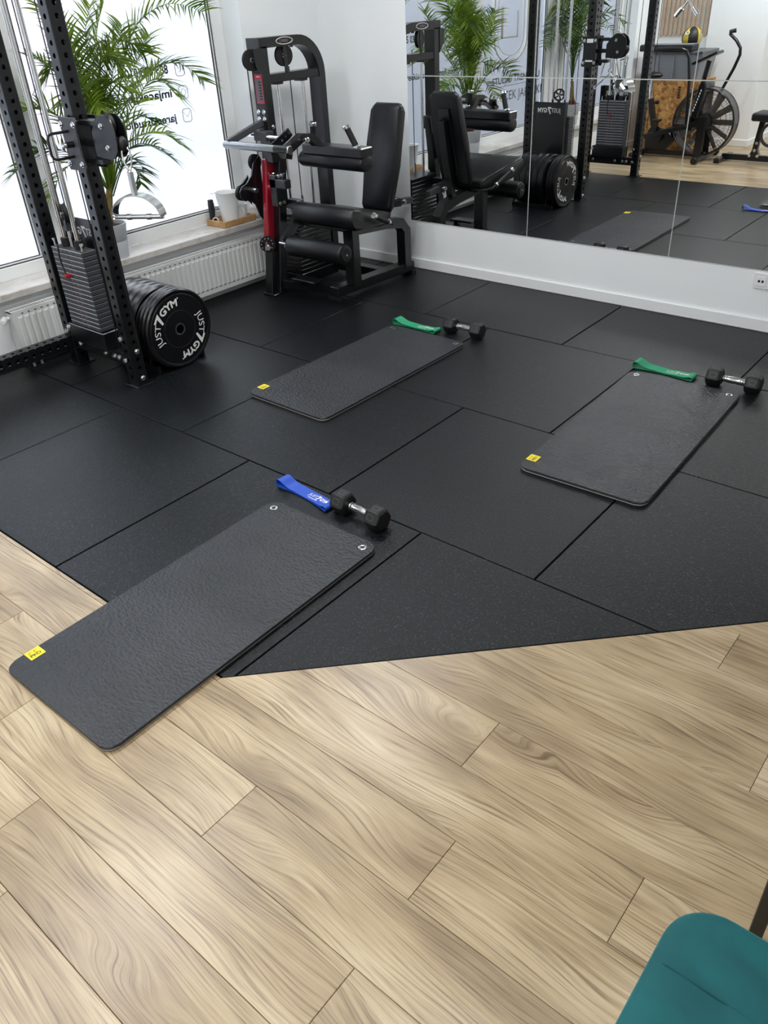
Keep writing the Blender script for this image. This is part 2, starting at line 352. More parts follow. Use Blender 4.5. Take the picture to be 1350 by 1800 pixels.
def part(name, mb, mat, parent, label=None, smooth=35, recalc=True):
    org = ORG.get(parent.name, Vector((0, 0, 0)))
    o = link(name, mesh_of(mb, name, mat, org, smooth, recalc), parent)
    if label: o['label'] = label
    return o
def thing(name, label, cat, loc=(0, 0, 0), group=None):
    o = bpy.data.objects.new(name, None); C.objects.link(o); o.location = loc; o.empty_display_size = 0.05
    ORG[o.name] = Vector(loc); o['label'] = label; o['category'] = cat
    if group: o['group'] = group
    return o
def single(name, mb, mat, label, cat, org, group=None, smooth=35):
    o = link(name, mesh_of(mb, name, mat, Vector(org), smooth)); o.location = org; ORG[o.name] = Vector(org)
    o['label'] = label; o['category'] = cat
    if group: o['group'] = group
    return o
def struct(name, mb, mat, parent=None, smooth=0):
    o = link(name, mesh_of(mb, name, mat, Vector((0, 0, 0)), smooth), parent)
    if parent is None: o['kind'] = 'structure'
    return o
def copy_tree(o, parent=None, label=None, loc=None, rz=None):
    c = o.copy(); C.objects.link(c); c.parent = parent; ORG[c.name] = ORG.get(o.name, Vector((0, 0, 0)))
    if label: c['label'] = label
    if loc is not None: c.location = loc
    if rz is not None: c.rotation_euler = (0, 0, rz)
    for ch in [x for x in bpy.data.objects if x.parent == o]: copy_tree(ch, c)
    return c
def text_verts(txt, size, bold=0.0, spacing=1.0, width=None, align='LEFT'):
    cu = bpy.data.curves.new('t', 'FONT'); cu.body = txt; cu.size = size; cu.offset = bold*size; cu.space_character = spacing; cu.align_x = align; cu.resolution_u = 3
    o = bpy.data.objects.new('t', cu); C.objects.link(o)
    dg = bpy.context.evaluated_depsgraph_get(); dg.update()
    me = bpy.data.meshes.new_from_object(o.evaluated_get(dg))
    vs = [tuple(v.co) for v in me.vertices]; fs = [tuple(p.vertices) for p in me.polygons]
    bpy.data.objects.remove(o); bpy.data.curves.remove(cu); bpy.data.meshes.remove(me)
    if width and vs:
        x0 = min(v[0] for v in vs); x1 = max(v[0] for v in vs); k = width/(x1-x0)
        vs = [((v[0]-x0)*k, v[1], 0) for v in vs]
    return vs, fs
def put_text(mb, txt, size, o, u, v, bold=0.0, spacing=1.0, width=None, align='LEFT', thick=0.0):
    vs, fs = text_verts(txt, size, bold, spacing, width, align)
    o, u, v = Vector(o), Vector(u), Vector(v); n = u.cross(v).normalized()
    if thick == 0: mb.poly([o+u*a+v*b for a, b, _ in vs], fs)
    else:
        mb.poly([o+u*a+v*b+n*thick for a, b, _ in vs], fs); mb.poly([o+u*a+v*b-n*thick for a, b, _ in vs], [f[::-1] for f in fs])
def logo_runs(h):
    # the plate logo: thin JUST, tall 7, bold GYM; returns list of (verts, faces) laid out on a line, and the total width
    out = []; x = 0
    for t, sz, bd, dy in (('JUST', h*1.30, 0.0, 0), ('7', h*1.95, 0.035, -h*0.28), ('GYM', h*1.30, 0.035, 0)):
        vs, fs = text_verts(t, sz, bd)
        a = min(v[0] for v in vs); b = max(v[0] for v in vs)
        out.append(([(v[0]-a+x, v[1]+dy) for v in vs], fs)); x += b-a+h*(0.02 if t == 'JUST' else 0.06)
    return out, x
def put_logo(mb, h, o, u, v, thick=0.0, width=None):
    runs, L = logo_runs(h); k = (width/L) if width else 1
    o, u, v = Vector(o), Vector(u), Vector(v); n = u.cross(v).normalized()
    for vs, fs in runs:
        mb.poly([o+u*(a*k)+v*b+n*thick for a, b in vs], fs)
        if thick: mb.poly([o+u*(a*k)+v*b-n*thick for a, b in vs], [f[::-1] for f in fs])

# ------------------------------------------------------------------ the room
XL, YB, YF, XR, ZC = -2.52, 2.806, -3.19, 4.2, 3.0
fl = MB(); fl.box(XL-0.05, XR, -4.6, YB, -0.06, -0.020); floor = struct('floor', fl, 'joint')
def clip(poly, a, b, c):
    # keep a*x + b*y >= c
    out = []
    for i in range(len(poly)):
        p, q = poly[i], poly[(i+1) % len(poly)]; dp = a*p[0]+b*p[1]-c; dq = a*q[0]+b*q[1]-c
        if dp >= 0: out.append(p)
        if dp*dq < 0:
            t = dp/(dp-dq); out.append((p[0]+(q[0]-p[0])*t, p[1]+(q[1]-p[1])*t))
    return out
def slab(name, poly, z0, z1, mat, bev):
    if len(poly) < 3: return None
    ar = abs(sum(poly[i][0]*poly[(i+1) % len(poly)][1]-poly[(i+1) % len(poly)][0]*poly[i][1] for i in range(len(poly))))/2
    if ar < 2e-3: return None
    cx = sum(p[0] for p in poly)/len(poly); cy = sum(p[1] for p in poly)/len(poly)
    m = MB(); t = bmesh.new(); n = len(poly)
    A = [t.verts.new((a-cx, b-cy, z0)) for a, b in poly]; B = [t.verts.new((a-cx, b-cy, z1)) for a, b in poly]
    t.faces.new(A[::-1]); top = t.faces.new(B)
    for i in range(n): t.faces.new((A[i], A[(i+1) % n], B[(i+1) % n], B[i]))
    bmesh.ops.bevel(t, geom=list(top.edges), offset=bev, segments=1, affect='EDGES', profile=0.5)
    m.merge(t); o = link(name, mesh_of(m, name, mat, Vector((0, 0, 0)), 0), floor); o.location = (cx, cy, 0); return o
# rubber tiles: rows of 1 m squares, cut along y = -1 and along the 45 degree edge
G = 0.0034; DX, DY = 0.465, -0.998      # the diagonal starts here; rubber is on the side y-DY >= x-DX
for ylo, yhi, off in ((DY, 0.0, -0.504), (0.0, 1.0, 0.0), (1.0, 2.0, 0.492), (2.0, YB-0.012, 0.0)):
    for i in range(-4, 6):
        x0, x1 = off+i, off+i+1
        p = [(x0+G, ylo+G), (x1-G, ylo+G), (x1-G, yhi-G), (x0+G, yhi-G)]
        p = clip(clip(p, 1, 0, XL+0.005), -1, 0, -(XR-0.05))
        p = clip(p, -1, 1, DY-DX) if p else p
        if p: slab('rubber_tile', p, -0.020, random.uniform(-0.0008, 0.0008), 'tile', 0.0016)
# oak planks
PW = 0.193; Y0 = -1.595; PL = 1.32
joints = {-1: 0.418, 0: 0.061, 1: 0.858, 2: 1.377, 3: 1.784, 4: 1.2585, 5: 0.75, 6: 1.894, 7: 0.95, 8: 0.35, 9: 0.72}
extra = {1: [-0.362]}
for rrow in range(-16, 18):
    ya, yb = Y0+PW*rrow, Y0+PW*(rrow+1)
    j = joints.get(rrow, random.uniform(0, PL))
    cuts = sorted({round(j+PL*i, 3) for i in range(-5, 6)})
    if rrow in extra: cuts = [c for c in cuts if not any(abs(c-e) < 0.3 for e in extra[rrow])]+extra[rrow]; cuts.sort()
    cuts = [XL+0.005]+[c for c in cuts if XL+0.02 < c < XR-0.02]+[XR-0.02]
    for a, b in zip(cuts, cuts[1:]):
        for reg in (0, 1):
            p = [(a+0.0006, ya+0.0006), (b-0.0006, ya+0.0006), (b-0.0006, yb-0.0006), (a+0.0006, yb-0.0006)]
            if reg == 0: p = clip(p, 0, -1, -(DY-0.003))
            else:
                p = clip(p, 0, 1, DY-0.003); p = clip(p, 1, -1, DX-DY+0.004) if p else p
            if p and ya > -4.58: slab('plank', p, -0.020, -0.001, 'plank', 0.0010)
w = MB(); w.box(XL-0.35, XR+0.1, YB, YB+0.12, -0.05, ZC); struct('wall_back', w, 'wall')
WY1, WY0, WZ1 = 2.07, -2.5, 2.62      # window opening
w = MB()
w.box(XL-0.25, XL, WY1, YB, -0.05, ZC); w.box(XL-0.25, XL, -4.6, WY0, -0.05, ZC)
w.box(XL-0.25, XL, WY0, WY1, -0.05, 0.405); w.box(XL-0.25, XL, WY0, WY1, WZ1, ZC); struct('wall_left', w, 'wall')
w = MB(); w.box(XL-0.25, -1.245, YF-0.12, YF, -0.05, ZC); w.box(-1.245-0.12, -1.245, -4.6, YF-0.12, -0.05, ZC); w.box(-1.245, XR, -4.7, -4.6, -0.05, ZC); struct('wall_front', w, 'wall')
w = MB(); w.box(-1.92, -1.245, YF, YF+0.05, -0.02, ZC); struct('wall_pier', w, 'wall')
w = MB(); w.box(XR, XR+0.1, -4.6, YB, -0.05, ZC); struct('wall_right', w, 'wall')
w = MB(); w.box(XL-0.25, XR+0.1, -4.7, YB+0.12, ZC, ZC+0.1); struct('ceiling', w, 'ceiling')
w = MB(); w.box(XL, XR, YB-0.014, YB, 0.0, 0.070, 0.003); struct('baseboard_back', w, 'base')
w = MB(); w.box(XL, XL+0.014, -3.1, YB-0.014, 0.0, 0.070, 0.003); struct('baseboard_left', w, 'base')
w = MB(); w.box(XL, -1.235, YF, YF+0.062, 0.0, 0.072, 0.003); w.box(-1.245, -1.231, -4.6, YF+0.05, 0.0, 0.072, 0.003); w.box(-1.231, XR, -4.6, -4.586, 0.0, 0.072, 0.003); struct('baseboard_front', w, 'base')
w = MB(); w.box(-40, XL-0.26, -30, 30, -0.25, -0.15); struct('ground_outside', w, 'pavement')
w = MB(); w.box(-9.4, -9.0, -30, 30, -0.15, 3.0); struct('wall_outside', w, 'facade')
# sill
w = MB(); w.box(-2.70, -2.462, WY0, WY1-0.002, 0.405, 0.445, 0.004); struct('trim_1', w, 'marble')
# windows: three sashes side by side
XI, XG = -2.70, -2.735
def window(i, ya, yb, lab):
    root = bpy.data.objects.new('window_%d' % i, None); C.objects.link(root); root['kind'] = 'structure'; root['label'] = lab
    z0, z1 = 0.445, WZ1; fwd = 0.088
    for a, b, c, d in ((ya, yb, z0, z0+0.075), (ya, yb, z1-0.075, z1), (ya, ya+fwd, z0+0.075, z1-0.075), (yb-fwd, yb, z0+0.075, z1-0.075)):
        m = MB(); m.box(XI-0.07, XI, a, b, c, d, 0.004); part('frame_rail', m, 'pvc', root)
    y0, y1, c, d = ya+fwd, yb-fwd, z0+0.075, z1-0.075
    m = MB()
    for off, e in ((0.0, 0.006), (0.014, 0.004)):
        for q in ((y0+off, y0+off+e, c+off, d-off), (y1-off-e, y1-off, c+off, d-off), (y0+off, y1-off, c+off, c+off+e), (y0+off, y1-off, d-off-e, d-off)):
            m.box(XI-0.03, XI-0.012-off*0.6, q[0], q[1], q[2], q[3])
    part('gasket', m, 'gasket', root)
    for q in ((y0+0.006, y0+0.014, c+0.006, d-0.006), (y1-0.014, y1-0.006, c+0.006, d-0.006), (y0+0.014, y1-0.014, c+0.006, c+0.014), (y0+0.014, y1-0.014, d-0.014, d-0.006)):
        m = MB(); m.box(XI-0.03, XI-0.014, *q); part('glazing_bead', m, 'pvc', root)
    m = MB(); m.box(XG-0.006, XG, y0+0.004, y1-0.004, c+0.004, d-0.004); part('pane', m, 'glass', root)
    return root
win1 = window(1, 0.50, WY1, 'white framed frosted window with three lines of contact lettering')
win2 = window(2, -0.86, 0.50, 'middle frosted window with studio lettering and crest outline')
win3 = window(3, WY0, -1.08, 'frosted window behind the second potted palm')
m = MB(); m.box(XL-0.25, XI+0.02, -1.08, -0.86, 0.445, WZ1, 0.004); struct('trim_2', m, 'pvc')
# lettering on the panes (read from the street, so it runs towards -Y)
XT = XG+0.0015
m = MB()
for t, y, z, h, wd in (('885 038 010', 1.592, 1.403, 0.050, 0.33), ('imjacekjarecki', 1.590, 1.268, 0.047, 0.50), ('jareckistudio@gmail.com', 1.597, 1.122, 0.047, 0.80)):
    put_text(m, t, h/0.70, (XT, y, z), (0, -1, 0), (0, 0, 1), bold=0.028, width=wd)
part('lettering', m, 'vinyl_text', win1, 'dark mirrored phone and address lettering', smooth=0)
m = MB()
for z in (1.420, 1.285, 1.148):
    q = [(XT, 1.685+a, z+b) for a, b in rrect(0.070, 0.078, 0.018)]; m.tube(q, 0.0022, 5, closed=True)
m.tube([(XT, 1.714, 1.172), (XT, 1.685, 1.138), (XT, 1.656, 1.172)], 0.0016, 5)
m.tube([(XT, 1.685+0.018*math.cos(a*PI/8), 1.285+0.02*math.sin(a*PI/8)) for a in range(16)], 0.0016, 5, closed=True)
m.tube([(XT, 1.70, 1.440), (XT, 1.695, 1.415), (XT, 1.675, 1.402)], 0.002, 5)
part('icon_outline', m, 'vinyl_grey', win1, smooth=0)
m = MB()
put_text(m, 'STUDIO TRENINGU', 0.082, (XT, 0.19, 0.955), (0, -1, 0), (0, 0, 1), bold=0.022, width=0.90)
m.box(XT, XT+0.001, -0.71, 0.19, 0.925, 0.929)
put_text(m, 'JACEK JARECKI', 0.118, (XT, 0.10, 0.800), (0, -1, 0), (0, 0, 1), bold=0.0, width=0.86)
part('lettering', m, 'vinyl_text', win2, 'dark mirrored studio lettering', smooth=0)
m = MB()
for wd, zt in ((0.30, 1.75), (0.235, 1.68)):
    q = [(XT, -0.13+wd, zt)]+[(XT, -0.13+wd*math.cos(a*PI/10)*1.0, 1.33-(0.20 if wd > 0.26 else 0.14)*math.sin(a*PI/10)) for a in range(11)]+[(XT, -0.13-wd, zt)]
    m.tube(q, 0.008 if wd > 0.26 else 0.003, 5)
m.box(XT, XT+0.002, 0.02, 0.055, 1.34, 1.60); m.box(XT, XT+0.002, -0.25, -0.235, 1.34, 1.56); m.box(XT, XT+0.002, -0.25, 0.05, 1.34, 1.35)
part('crest_outline', m, 'vinyl_beige', win2, smooth=0)

# ceiling lamps
def lamp(x, y, lab):
    t = thing('ceiling_lamp', lab, 'lamp', (x, y, ZC), 'linear ceiling lamps')
    m = MB(); m.box(x-0.12, x+0.12, y-0.62, y+0.62, ZC-0.05, ZC, 0.004); part('housing', m, 'lamp', t)
    ld = bpy.data.lights.new('lamp_light', 'AREA'); ld.shape = 'RECTANGLE'; ld.size = 0.2; ld.size_y = 1.2; ld.energy = LAMP_W; ld.color = (0.98, 0.99, 1.0)
    lo = bpy.data.objects.new('lamp_light', ld); C.objects.link(lo); lo.parent = t; lo.location = (0, 0, -0.055)
for x, y, lab in ((-1.0, 1.3, 'linear ceiling lamp nearest the mirror wall'), (-1.0, -0.9, 'linear ceiling lamp between rack and near mat'),
                  (1.1, -1.3, 'linear ceiling lamp above the oak planks'), (-1.0, -2.5, 'linear ceiling lamp above the air bike'), (1.6, -3.3, 'linear ceiling lamp over the back of the room')):
    lamp(x, y, lab)

# mirrors
MX = [-1.728, -0.737, 0.251, 1.239, 2.227]; MZ = [0.345, 1.291, 2.24]
names = {(0, 0): 'lower mirror panel nearest the window wall beside the leg machine', (1, 0): 'lower mirror panel reflecting the bumper plates and middle mat',
         (2, 0): 'lower mirror panel just above the wall socket', (3, 0): 'lower mirror panel farthest right beyond the socket',
         (0, 1): 'upper mirror panel nearest the window wall', (1, 1): 'upper mirror panel reflecting the cable rack uprights', (2, 1): 'upper mirror panel reflecting the bike handle and white pier', (3, 1): 'upper mirror panel farthest right on the wall'}
for i in range(4):
    for jz in range(2):
        x0, x1, z0, z1 = MX[i]+0.0012, MX[i+1]-0.0012, MZ[jz]+0.0012, MZ[jz+1]-0.0012
        t = thing('mirror_panel', names[(i, jz)], 'mirror', ((x0+x1)/2, YB, z0), 'wall mirror panels')
        m = MB(); m.box(x0, x1, YB-0.005, YB, z0, z1); part('glass_edge', m, 'mirror_edge', t, smooth=0)
        m = MB(); m.poly([(x0+0.0015, YB-0.0052, z0+0.0015), (x1-0.0015, YB-0.0052, z0+0.0015), (x1-0.0015, YB-0.0052, z1-0.0015), (x0+0.0015, YB-0.0052, z1-0.0015)], [(0, 1, 2, 3)])
        part('reflective_face', m, 'mirror', t, smooth=0, recalc=False)
# wall socket
t = thing('wall_socket', 'white double wall socket with square charging ports under the mirror', 'socket', (0.84, YB, 0.245))
m = MB(); m.prism(rrect(0.155, 0.084, 0.006), (0.845, YB-0.010, 0.286), (1, 0, 0), (0, 0, 1), -0.010, 0.002); part('frame', m, 'pvc', t)
for dx in (-0.036, 0.036):
    m = MB(); m.box(0.845+dx-0.027, 0.845+dx+0.027, YB-0.013, YB-0.009, 0.259, 0.313, 0.001); o = part('cover', m, 'base', t)
    m = MB()
    for d in (-0.010, 0.010): m.box(0.845+dx+d-0.006, 0.845+dx+d+0.006, YB-0.0135, YB-0.012, 0.279, 0.293)
    part('port', m, 'ink', o)
# radiator
RY0, RY1, RX0, RX1, RZ0, RZ1 = -0.02, 1.98, -2.495, -2.425, 0.055, 0.352
t = thing('radiator', 'long white panel radiator under the window sill', 'radiator', ((RX0+RX1)/2, (RY0+RY1)/2, 0.0))
m = MB(); m.box(RX1-0.014, RX1, RY0+0.004, RY1-0.004, RZ0, RZ1-0.004, 0.005); m.box(RX0, RX0+0.012, RY0+0.004, RY1-0.004, RZ0, RZ1-0.004, 0.004); part('panel', m, 'rad', t)
rib = MB()
y = 0; hz = (RZ1-RZ0)/2-0.034
rib.poly([(0, -0.017, -hz), (0, 0.017, -hz), (0.006, 0.009, -hz+0.012), (0.006, -0.009, -hz+0.012), (0, -0.017, hz), (0, 0.017, hz), (0.006, 0.009, hz-0.012), (0.006, -0.009, hz-0.012)],
         [(0, 1, 2, 3), (4, 7, 6, 5), (3, 2, 6, 7), (0, 3, 7, 4), (1, 5, 6, 2)])
rme = mesh_of(rib, 'ridge', 'rad', Vector((0, 0, 0)), 0)
sl = MB(); sl.box(-0.001, 0.0012, -0.006, 0.006, -0.0035, 0.0035); sme = mesh_of(sl, 'slot', 'rad_dark', Vector((0, 0, 0)), 0)
n = 48
for i in range(n):
    yy = RY0+0.045+(RY1-RY0-0.09)*i/(n-1)
    o = link('ridge', rme, t); o.location = Vector((RX1, yy, (RZ0+RZ1)/2))-ORG[t.name]
    o2 = link('slot', sme, t); o2.location = Vector((RX1, yy+0.02, RZ1-0.022))-ORG[t.name]
m = MB(); m.box(RX0, RX1-0.002, RY0, RY1, RZ1-0.012, RZ1-0.008); part('top_tray', m, 'rad_dark', t)
m = MB()
for a in (RX0, RX1-0.012): m.box(a, a+0.012, RY0, RY1, RZ1-0.008, RZ1, 0.002)
part('top_rim', m, 'rad', t)
g = MB(); g.box(RX0+0.012, RX1-0.012, -0.0035, 0.0035, RZ1-0.009, RZ1-0.002); gme = mesh_of(g, 'grille_bar', 'rad', Vector((0, 0, 0)), 0)
for i in range(110):
    o = link('grille_bar', gme, t); o.location = Vector((0, RY0+0.01+(RY1-RY0-0.02)*i/109, 0))-ORG[t.name]
for a in (RY0, RY1-0.003):
    m = MB(); m.box(RX0, RX1, a, a+0.003, RZ0+0.004, RZ1-0.008); part('side_panel', m, 'rad', t)
m = MB(); m.cyl((-2.455, RY0-0.005, 0.315), (-2.455, RY0-0.045, 0.315), 0.011); m.cyl((-2.455, RY0-0.03, 0.315), (-2.41, RY0-0.065, 0.315), 0.019, 0.017, bev=0.004); v_ = part('valve', m, 'pvc', t)
m = MB(); m.cyl((-2.455, RY0-0.02, 0.315), (-2.455, RY0-0.028, 0.315), 0.016, seg=6); part('nut', m, 'chrome', v_)
m = MB(); m.cyl((-2.46, RY0+0.06, 0.0), (-2.46, RY0+0.06, RZ0+0.01), 0.008); m.cyl((-2.46, RY0+0.11, 0.0), (-2.46, RY0+0.11, RZ0+0.01), 0.008); part('pipe', m, 'rad', t)

# ------------------------------------------------------------------ cable rack (two weight columns joined into one frame)
PX1, PX2, PY, PS = -1.64, -2.23, 0.20, 0.075       # right face of the room-side posts, of the wall-side posts, front face, section
RT = 2.30
rack = thing('cable_rack', 'black perforated cable rack with two weight stacks in front of the window', 'gym machine', (-1.97, -0.375, 0))
def holed_face(mb, o, u, v, n, wd, z0, z1, pitch, r, depth=0.004, seg=10):
    o, u, v, n = Vector(o), Vector(u), Vector(v), Vector(n)
    k = int((z1-z0)/pitch); za = z0+((z1-z0)-k*pitch)/2
    P_ = lambda a, b, d=0: o+u*a+v*b-n*d
    def quad(b0, b1): mb.poly([P_(-wd/2, b0), P_(wd/2, b0), P_(wd/2, b1), P_(-wd/2, b1)], [(0, 1, 2, 3)])
    quad(z0, za); quad(za+k*pitch, z1)
    for i in range(k):
        c = za+pitch*(i+0.5); vs = []; fs = []
        for j in range(seg):
            a = 2*PI*j/seg; ca, sa = math.cos(a), math.sin(a)
            sc = min((wd/2)/max(abs(ca), 1e-6), (pitch/2)/max(abs(sa), 1e-6))
            vs += [P_(ca*sc, c+sa*sc), P_(r*ca, c+r*sa), P_(r*ca, c+r*sa, depth)]
        cor = []
        for j in range(seg):
            q = (j+1) % seg; fs += [(3*j, 3*q, 3*q+1, 3*j+1), (3*j+1, 3*q+1, 3*q+2, 3*j+2)]
        mb.poly(vs, fs)
        # corner fillers
        for sx in (-1, 1):
            for sz in (-1, 1):
                at = math.degrees(math.atan2(sz*pitch/2, sx*wd/2)) % 360
                j = int(at/(360/seg)); mb.poly([vs[3*j], vs[3*((j+1) % seg)], P_(sx*wd/2, c+sz*pitch/2)], [(0, 1, 2)])
def post_mesh(L, name):
    m = MB(); h = PS/2; e = 0.005
    for n, u in (((0, -1, 0), (1, 0, 0)), ((1, 0, 0), (0, 1, 0)), ((0, 1, 0), (-1, 0, 0)), ((-1, 0, 0), (0, -1, 0))):
        n = Vector(n); holed_face(m, n*h, u, (0, 0, 1), n, PS-2*e, 0, L, 0.050, 0.0115)
    for sx in (-1, 1):
        for sy in (-1, 1):
            q = [(sx*h, sy*(h-e)), (sx*(h-e*0.3), sy*(h-e*0.3)), (sx*(h-e), sy*h)]
            for a, b in zip(q, q[1:]): m.poly([(a[0], a[1], 0), (b[0], b[1], 0), (b[0], b[1], L), (a[0], a[1], L)], [(0, 1, 2, 3)])
    m.poly([(-h, -h, L), (h, -h, L), (h, h, L), (-h, h, L)], [(0, 1, 2, 3)])
    return mesh_of(m, name, 'black', Vector((0, 0, 0)), 0, recalc=False)
pm = post_mesh(RT, 'upright')
def FY(y, s): return y if s > 0 else -0.75-y
ax = {}
for s in (1, -1):
    for px in (PX1, PX2):
        o = link('upright', pm, rack); o.location = Vector((px-PS/2, FY(PY+PS/2, s), 0.006))-ORG[rack.name]; ax[(s, px)] = o
        m = MB(); m.box(px-PS-0.035, px+0.015, FY(PY-0.012, s), FY(PY+PS+0.03, s), 0, 0.006, 0.001); part('foot_plate', m, 'black', rack)
# base beam along the wall (perforated top) and short cross beams
bl = 0.95-2*0.0
m = MB(); yA, yB_ = -0.95, 0.20
LB = yB_-yA; xc = PX2-PS/2
for n, u in (((0, 0, 1), (-1, 0, 0)), ((1, 0, 0), (0, 0, 1)), ((-1, 0, 0), (0, 0, -1))):
    n = Vector(n); holed_face(m, Vector((xc, yA, 0.1455))+n*PS/2, u, (0, 1, 0), n, PS-0.004, 0, LB, 0.050, 0.0115)
m.box(xc-PS/2+0.002, xc+PS/2-0.002, yA, yB_, 0.1082, 0.1090)
part('base_beam', m, 'black', rack, smooth=0, recalc=False)
m = MB(); m.box(PX2-PS, PX2, yA-0.08, yB_+0.08, RT, RT+0.07, 0.003); part('top_beam', m, 'black', rack)
m = MB(); m.box(PX1-PS, PX1, yA-0.08, yB_+0.08, RT, RT+0.07, 0.003); part('top_beam', m, 'black', rack)
plate_m = MB(); plate_m.box(-0.145, 0.145, -0.045, 0.045, 0, 0.0225, 0.0022); plate_me = mesh_of(plate_m, 'weight_plate', 'graphite', Vector((0, 0, 0)), 0)
tick_m = MB()
for sx in (-0.045, 0.045): tick_m.box(sx-0.0018, sx+0.0018, -0.0462, -0.045, 0.003, 0.019)
for sx in (-0.022, 0.016):
    for q in range(3): tick_m.box(sx+q*0.007, sx+q*0.007+0.005, -0.0462, -0.045, 0.008, 0.015)
tick_me = mesh_of(tick_m, 'scale_mark', 'sticker', Vector((0, 0, 0)), 0)
strip_m = MB(); strip_m.box(-0.143, 0.143, -0.0456, -0.0435, 0.0198, 0.0226); strip_me = mesh_of(strip_m, 'edge_highlight', 'highlight_line', Vector((0, 0, 0)), 0)  # thin bright strip: the top edge's catch of light, put in as colour
def bolts(lst, mat='zinc', nm='bolt', r=0.012):
    for p, a in lst:
        m = MB(); m.hexb(p, a, r); part(nm, m, mat, rack)
for s in (1, -1):
    m = MB(); m.box(PX2, PX1-PS, FY(PY+0.008, s), FY(PY+0.064, s), 0.110, 0.185, 0.003); part('cross_beam', m, 'black', rack)
    m = MB(); m.box(PX2, PX1-PS, FY(PY+0.0, s), FY(PY+0.075, s), RT-0.08, RT-0.005, 0.003); part('cross_beam', m, 'black', rack)
    m = MB(); m.box(-2.16, -1.81, FY(0.165, s), FY(0.295, s), 0.185, 0.288, 0.004); part('stack_base', m, 'black', rack)
    for i in range(17):
        o = link('weight_plate', plate_me, rack); o.location = Vector((-1.975, FY(0.215, s), 0.292+i*0.0253))-ORG[rack.name]
        o2 = link('scale_mark', tick_me, o); o2['kind'] = 'stuff'; o3 = link('edge_highlight', strip_me, o)
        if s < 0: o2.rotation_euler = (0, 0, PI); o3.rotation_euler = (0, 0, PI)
    zt = 0.292+17*0.0253
    for xx in (-2.040, -1.910):
        m = MB(); m.cyl((xx, FY(0.215, s), 0.18), (xx, FY(0.215, s), RT-0.08), 0.0125, seg=16); part('guide_rod', m, 'chrome', rack)
        m = MB(); m.cyl((xx, FY(0.215, s), zt), (xx, FY(0.215, s), zt+0.045), 0.022, seg=16, bev=0.003); part('rod_bushing', m, 'rubber', rack)
    m = MB(); m.cyl((-1.975, FY(0.215, s), zt), (-1.975, FY(0.215, s), zt+0.09), 0.010, seg=14); part('selector_shaft', m, 'chrome', rack)
    for xx in (-2.105, -1.845):
        m = MB(); m.cyl((xx, FY(0.19, s), zt), (xx, FY(0.19, s), zt+0.03), 0.006, seg=10); m.cyl((xx, FY(0.19, s), zt+0.028), (xx, FY(0.19, s), zt+0.04), 0.010, seg=6); part('bolt', m, 'zinc', rack)
    # travelling pulley above the stack
    zp = 0.895
    m = MB(); m.lathe([(-0.012, 0.040), (-0.012, 0.052), (-0.004, 0.046), (0.004, 0.046), (0.012, 0.052), (0.012, 0.040), (-0.012, 0.040)], (-1.975, FY(0.215, s), zp), (0.35, 1, 0), 28)
    for a in range(5):
        m.beam((-1.975, FY(0.215, s), zp), (-1.975+0.043*math.cos(a*2*PI/5), FY(0.215, s)-0.35*0.043*math.cos(a*2*PI/5), zp+0.043*math.sin(a*2*PI/5)), 0.012, 0.010, (0.35, 1, 0), 0)
    pu = part('pulley', m, 'rubber', rack)
    m = MB(); m.cyl((-1.981, FY(0.215, s)-0.018, zp), (-1.969, FY(0.215, s)+0.018, zp), 0.010, seg=12); part('axle', m, 'zinc', pu)
    m = MB(); m.box(-1.985, -1.965, FY(0.200, s), FY(0.230, s), zt+0.085, zp-0.035, 0.002); part('pulley_bracket', m, 'graphite', rack)
    m = MB(); m.tube([(-1.948, FY(0.215, s), zp), (-1.948, FY(0.215, s), RT-0.06)], 0.003, 6); m.tube([(-2.002, FY(0.215, s), zp), (-2.002, FY(0.215, s), RT-0.06)], 0.003, 6)
    m.tube([(-1.79, FY(0.235, s), 0.17), (-1.79, FY(0.235, s), RT-0.02)], 0.003, 6); m.tube([(-1.60, FY(0.238, s), 0.21), (-1.60, FY(0.238, s), 1.22 if s > 0 else 1.6)], 0.003, 6)
    part('cable', m, 'cable', rack)
    # selector pin and its red collar
    zpin = 0.292+11*0.0253+0.011
    m = MB(); m.cyl((-2.0, FY(0.17, s), zpin), (-2.0, FY(0.140, s), zpin), 0.012, seg=14, bev=0.003); sp = part('selector_pin', m, 'red_plastic', rack, 'red pull pin')
    q = [(-2.0, FY(0.145, s), zpin)]+[(-2.0-0.018*math.sin(a/8*PI)-0.01*a/8, FY(0.150, s), zpin+0.16*a/8) for a in range(1, 9)]
    m = MB(); m.tube(q, 0.0045, 6); part('coil_lead', m, 'cable', sp)
    # shroud with logo
    ys = 0.318
    m = MB(); m.box(-2.17, -1.85, FY(ys, s), FY(ys+0.003, s), 0.19, 0.845); m.box(-2.17, -2.167, FY(ys-0.05, s), FY(ys, s), 0.19, 0.845); m.box(-1.853, -1.85, FY(ys-0.05, s), FY(ys, s), 0.19, 0.845)
    sh = part('shroud', m, 'graphite' if False else 'black', rack, smooth=0)
    m = MB(); u = (-1, 0, 0) if s > 0 else (1, 0, 0)
    put_logo(m, 0.040, (-1.89 if s > 0 else -2.13, FY(ys+0.0015, s), 0.760), u, (0, 0, 1), thick=0.0024, width=0.245)
    part('logo', m, 'white', sh, 'white cut lettering', smooth=0)
    f = -1 if s > 0 else 1
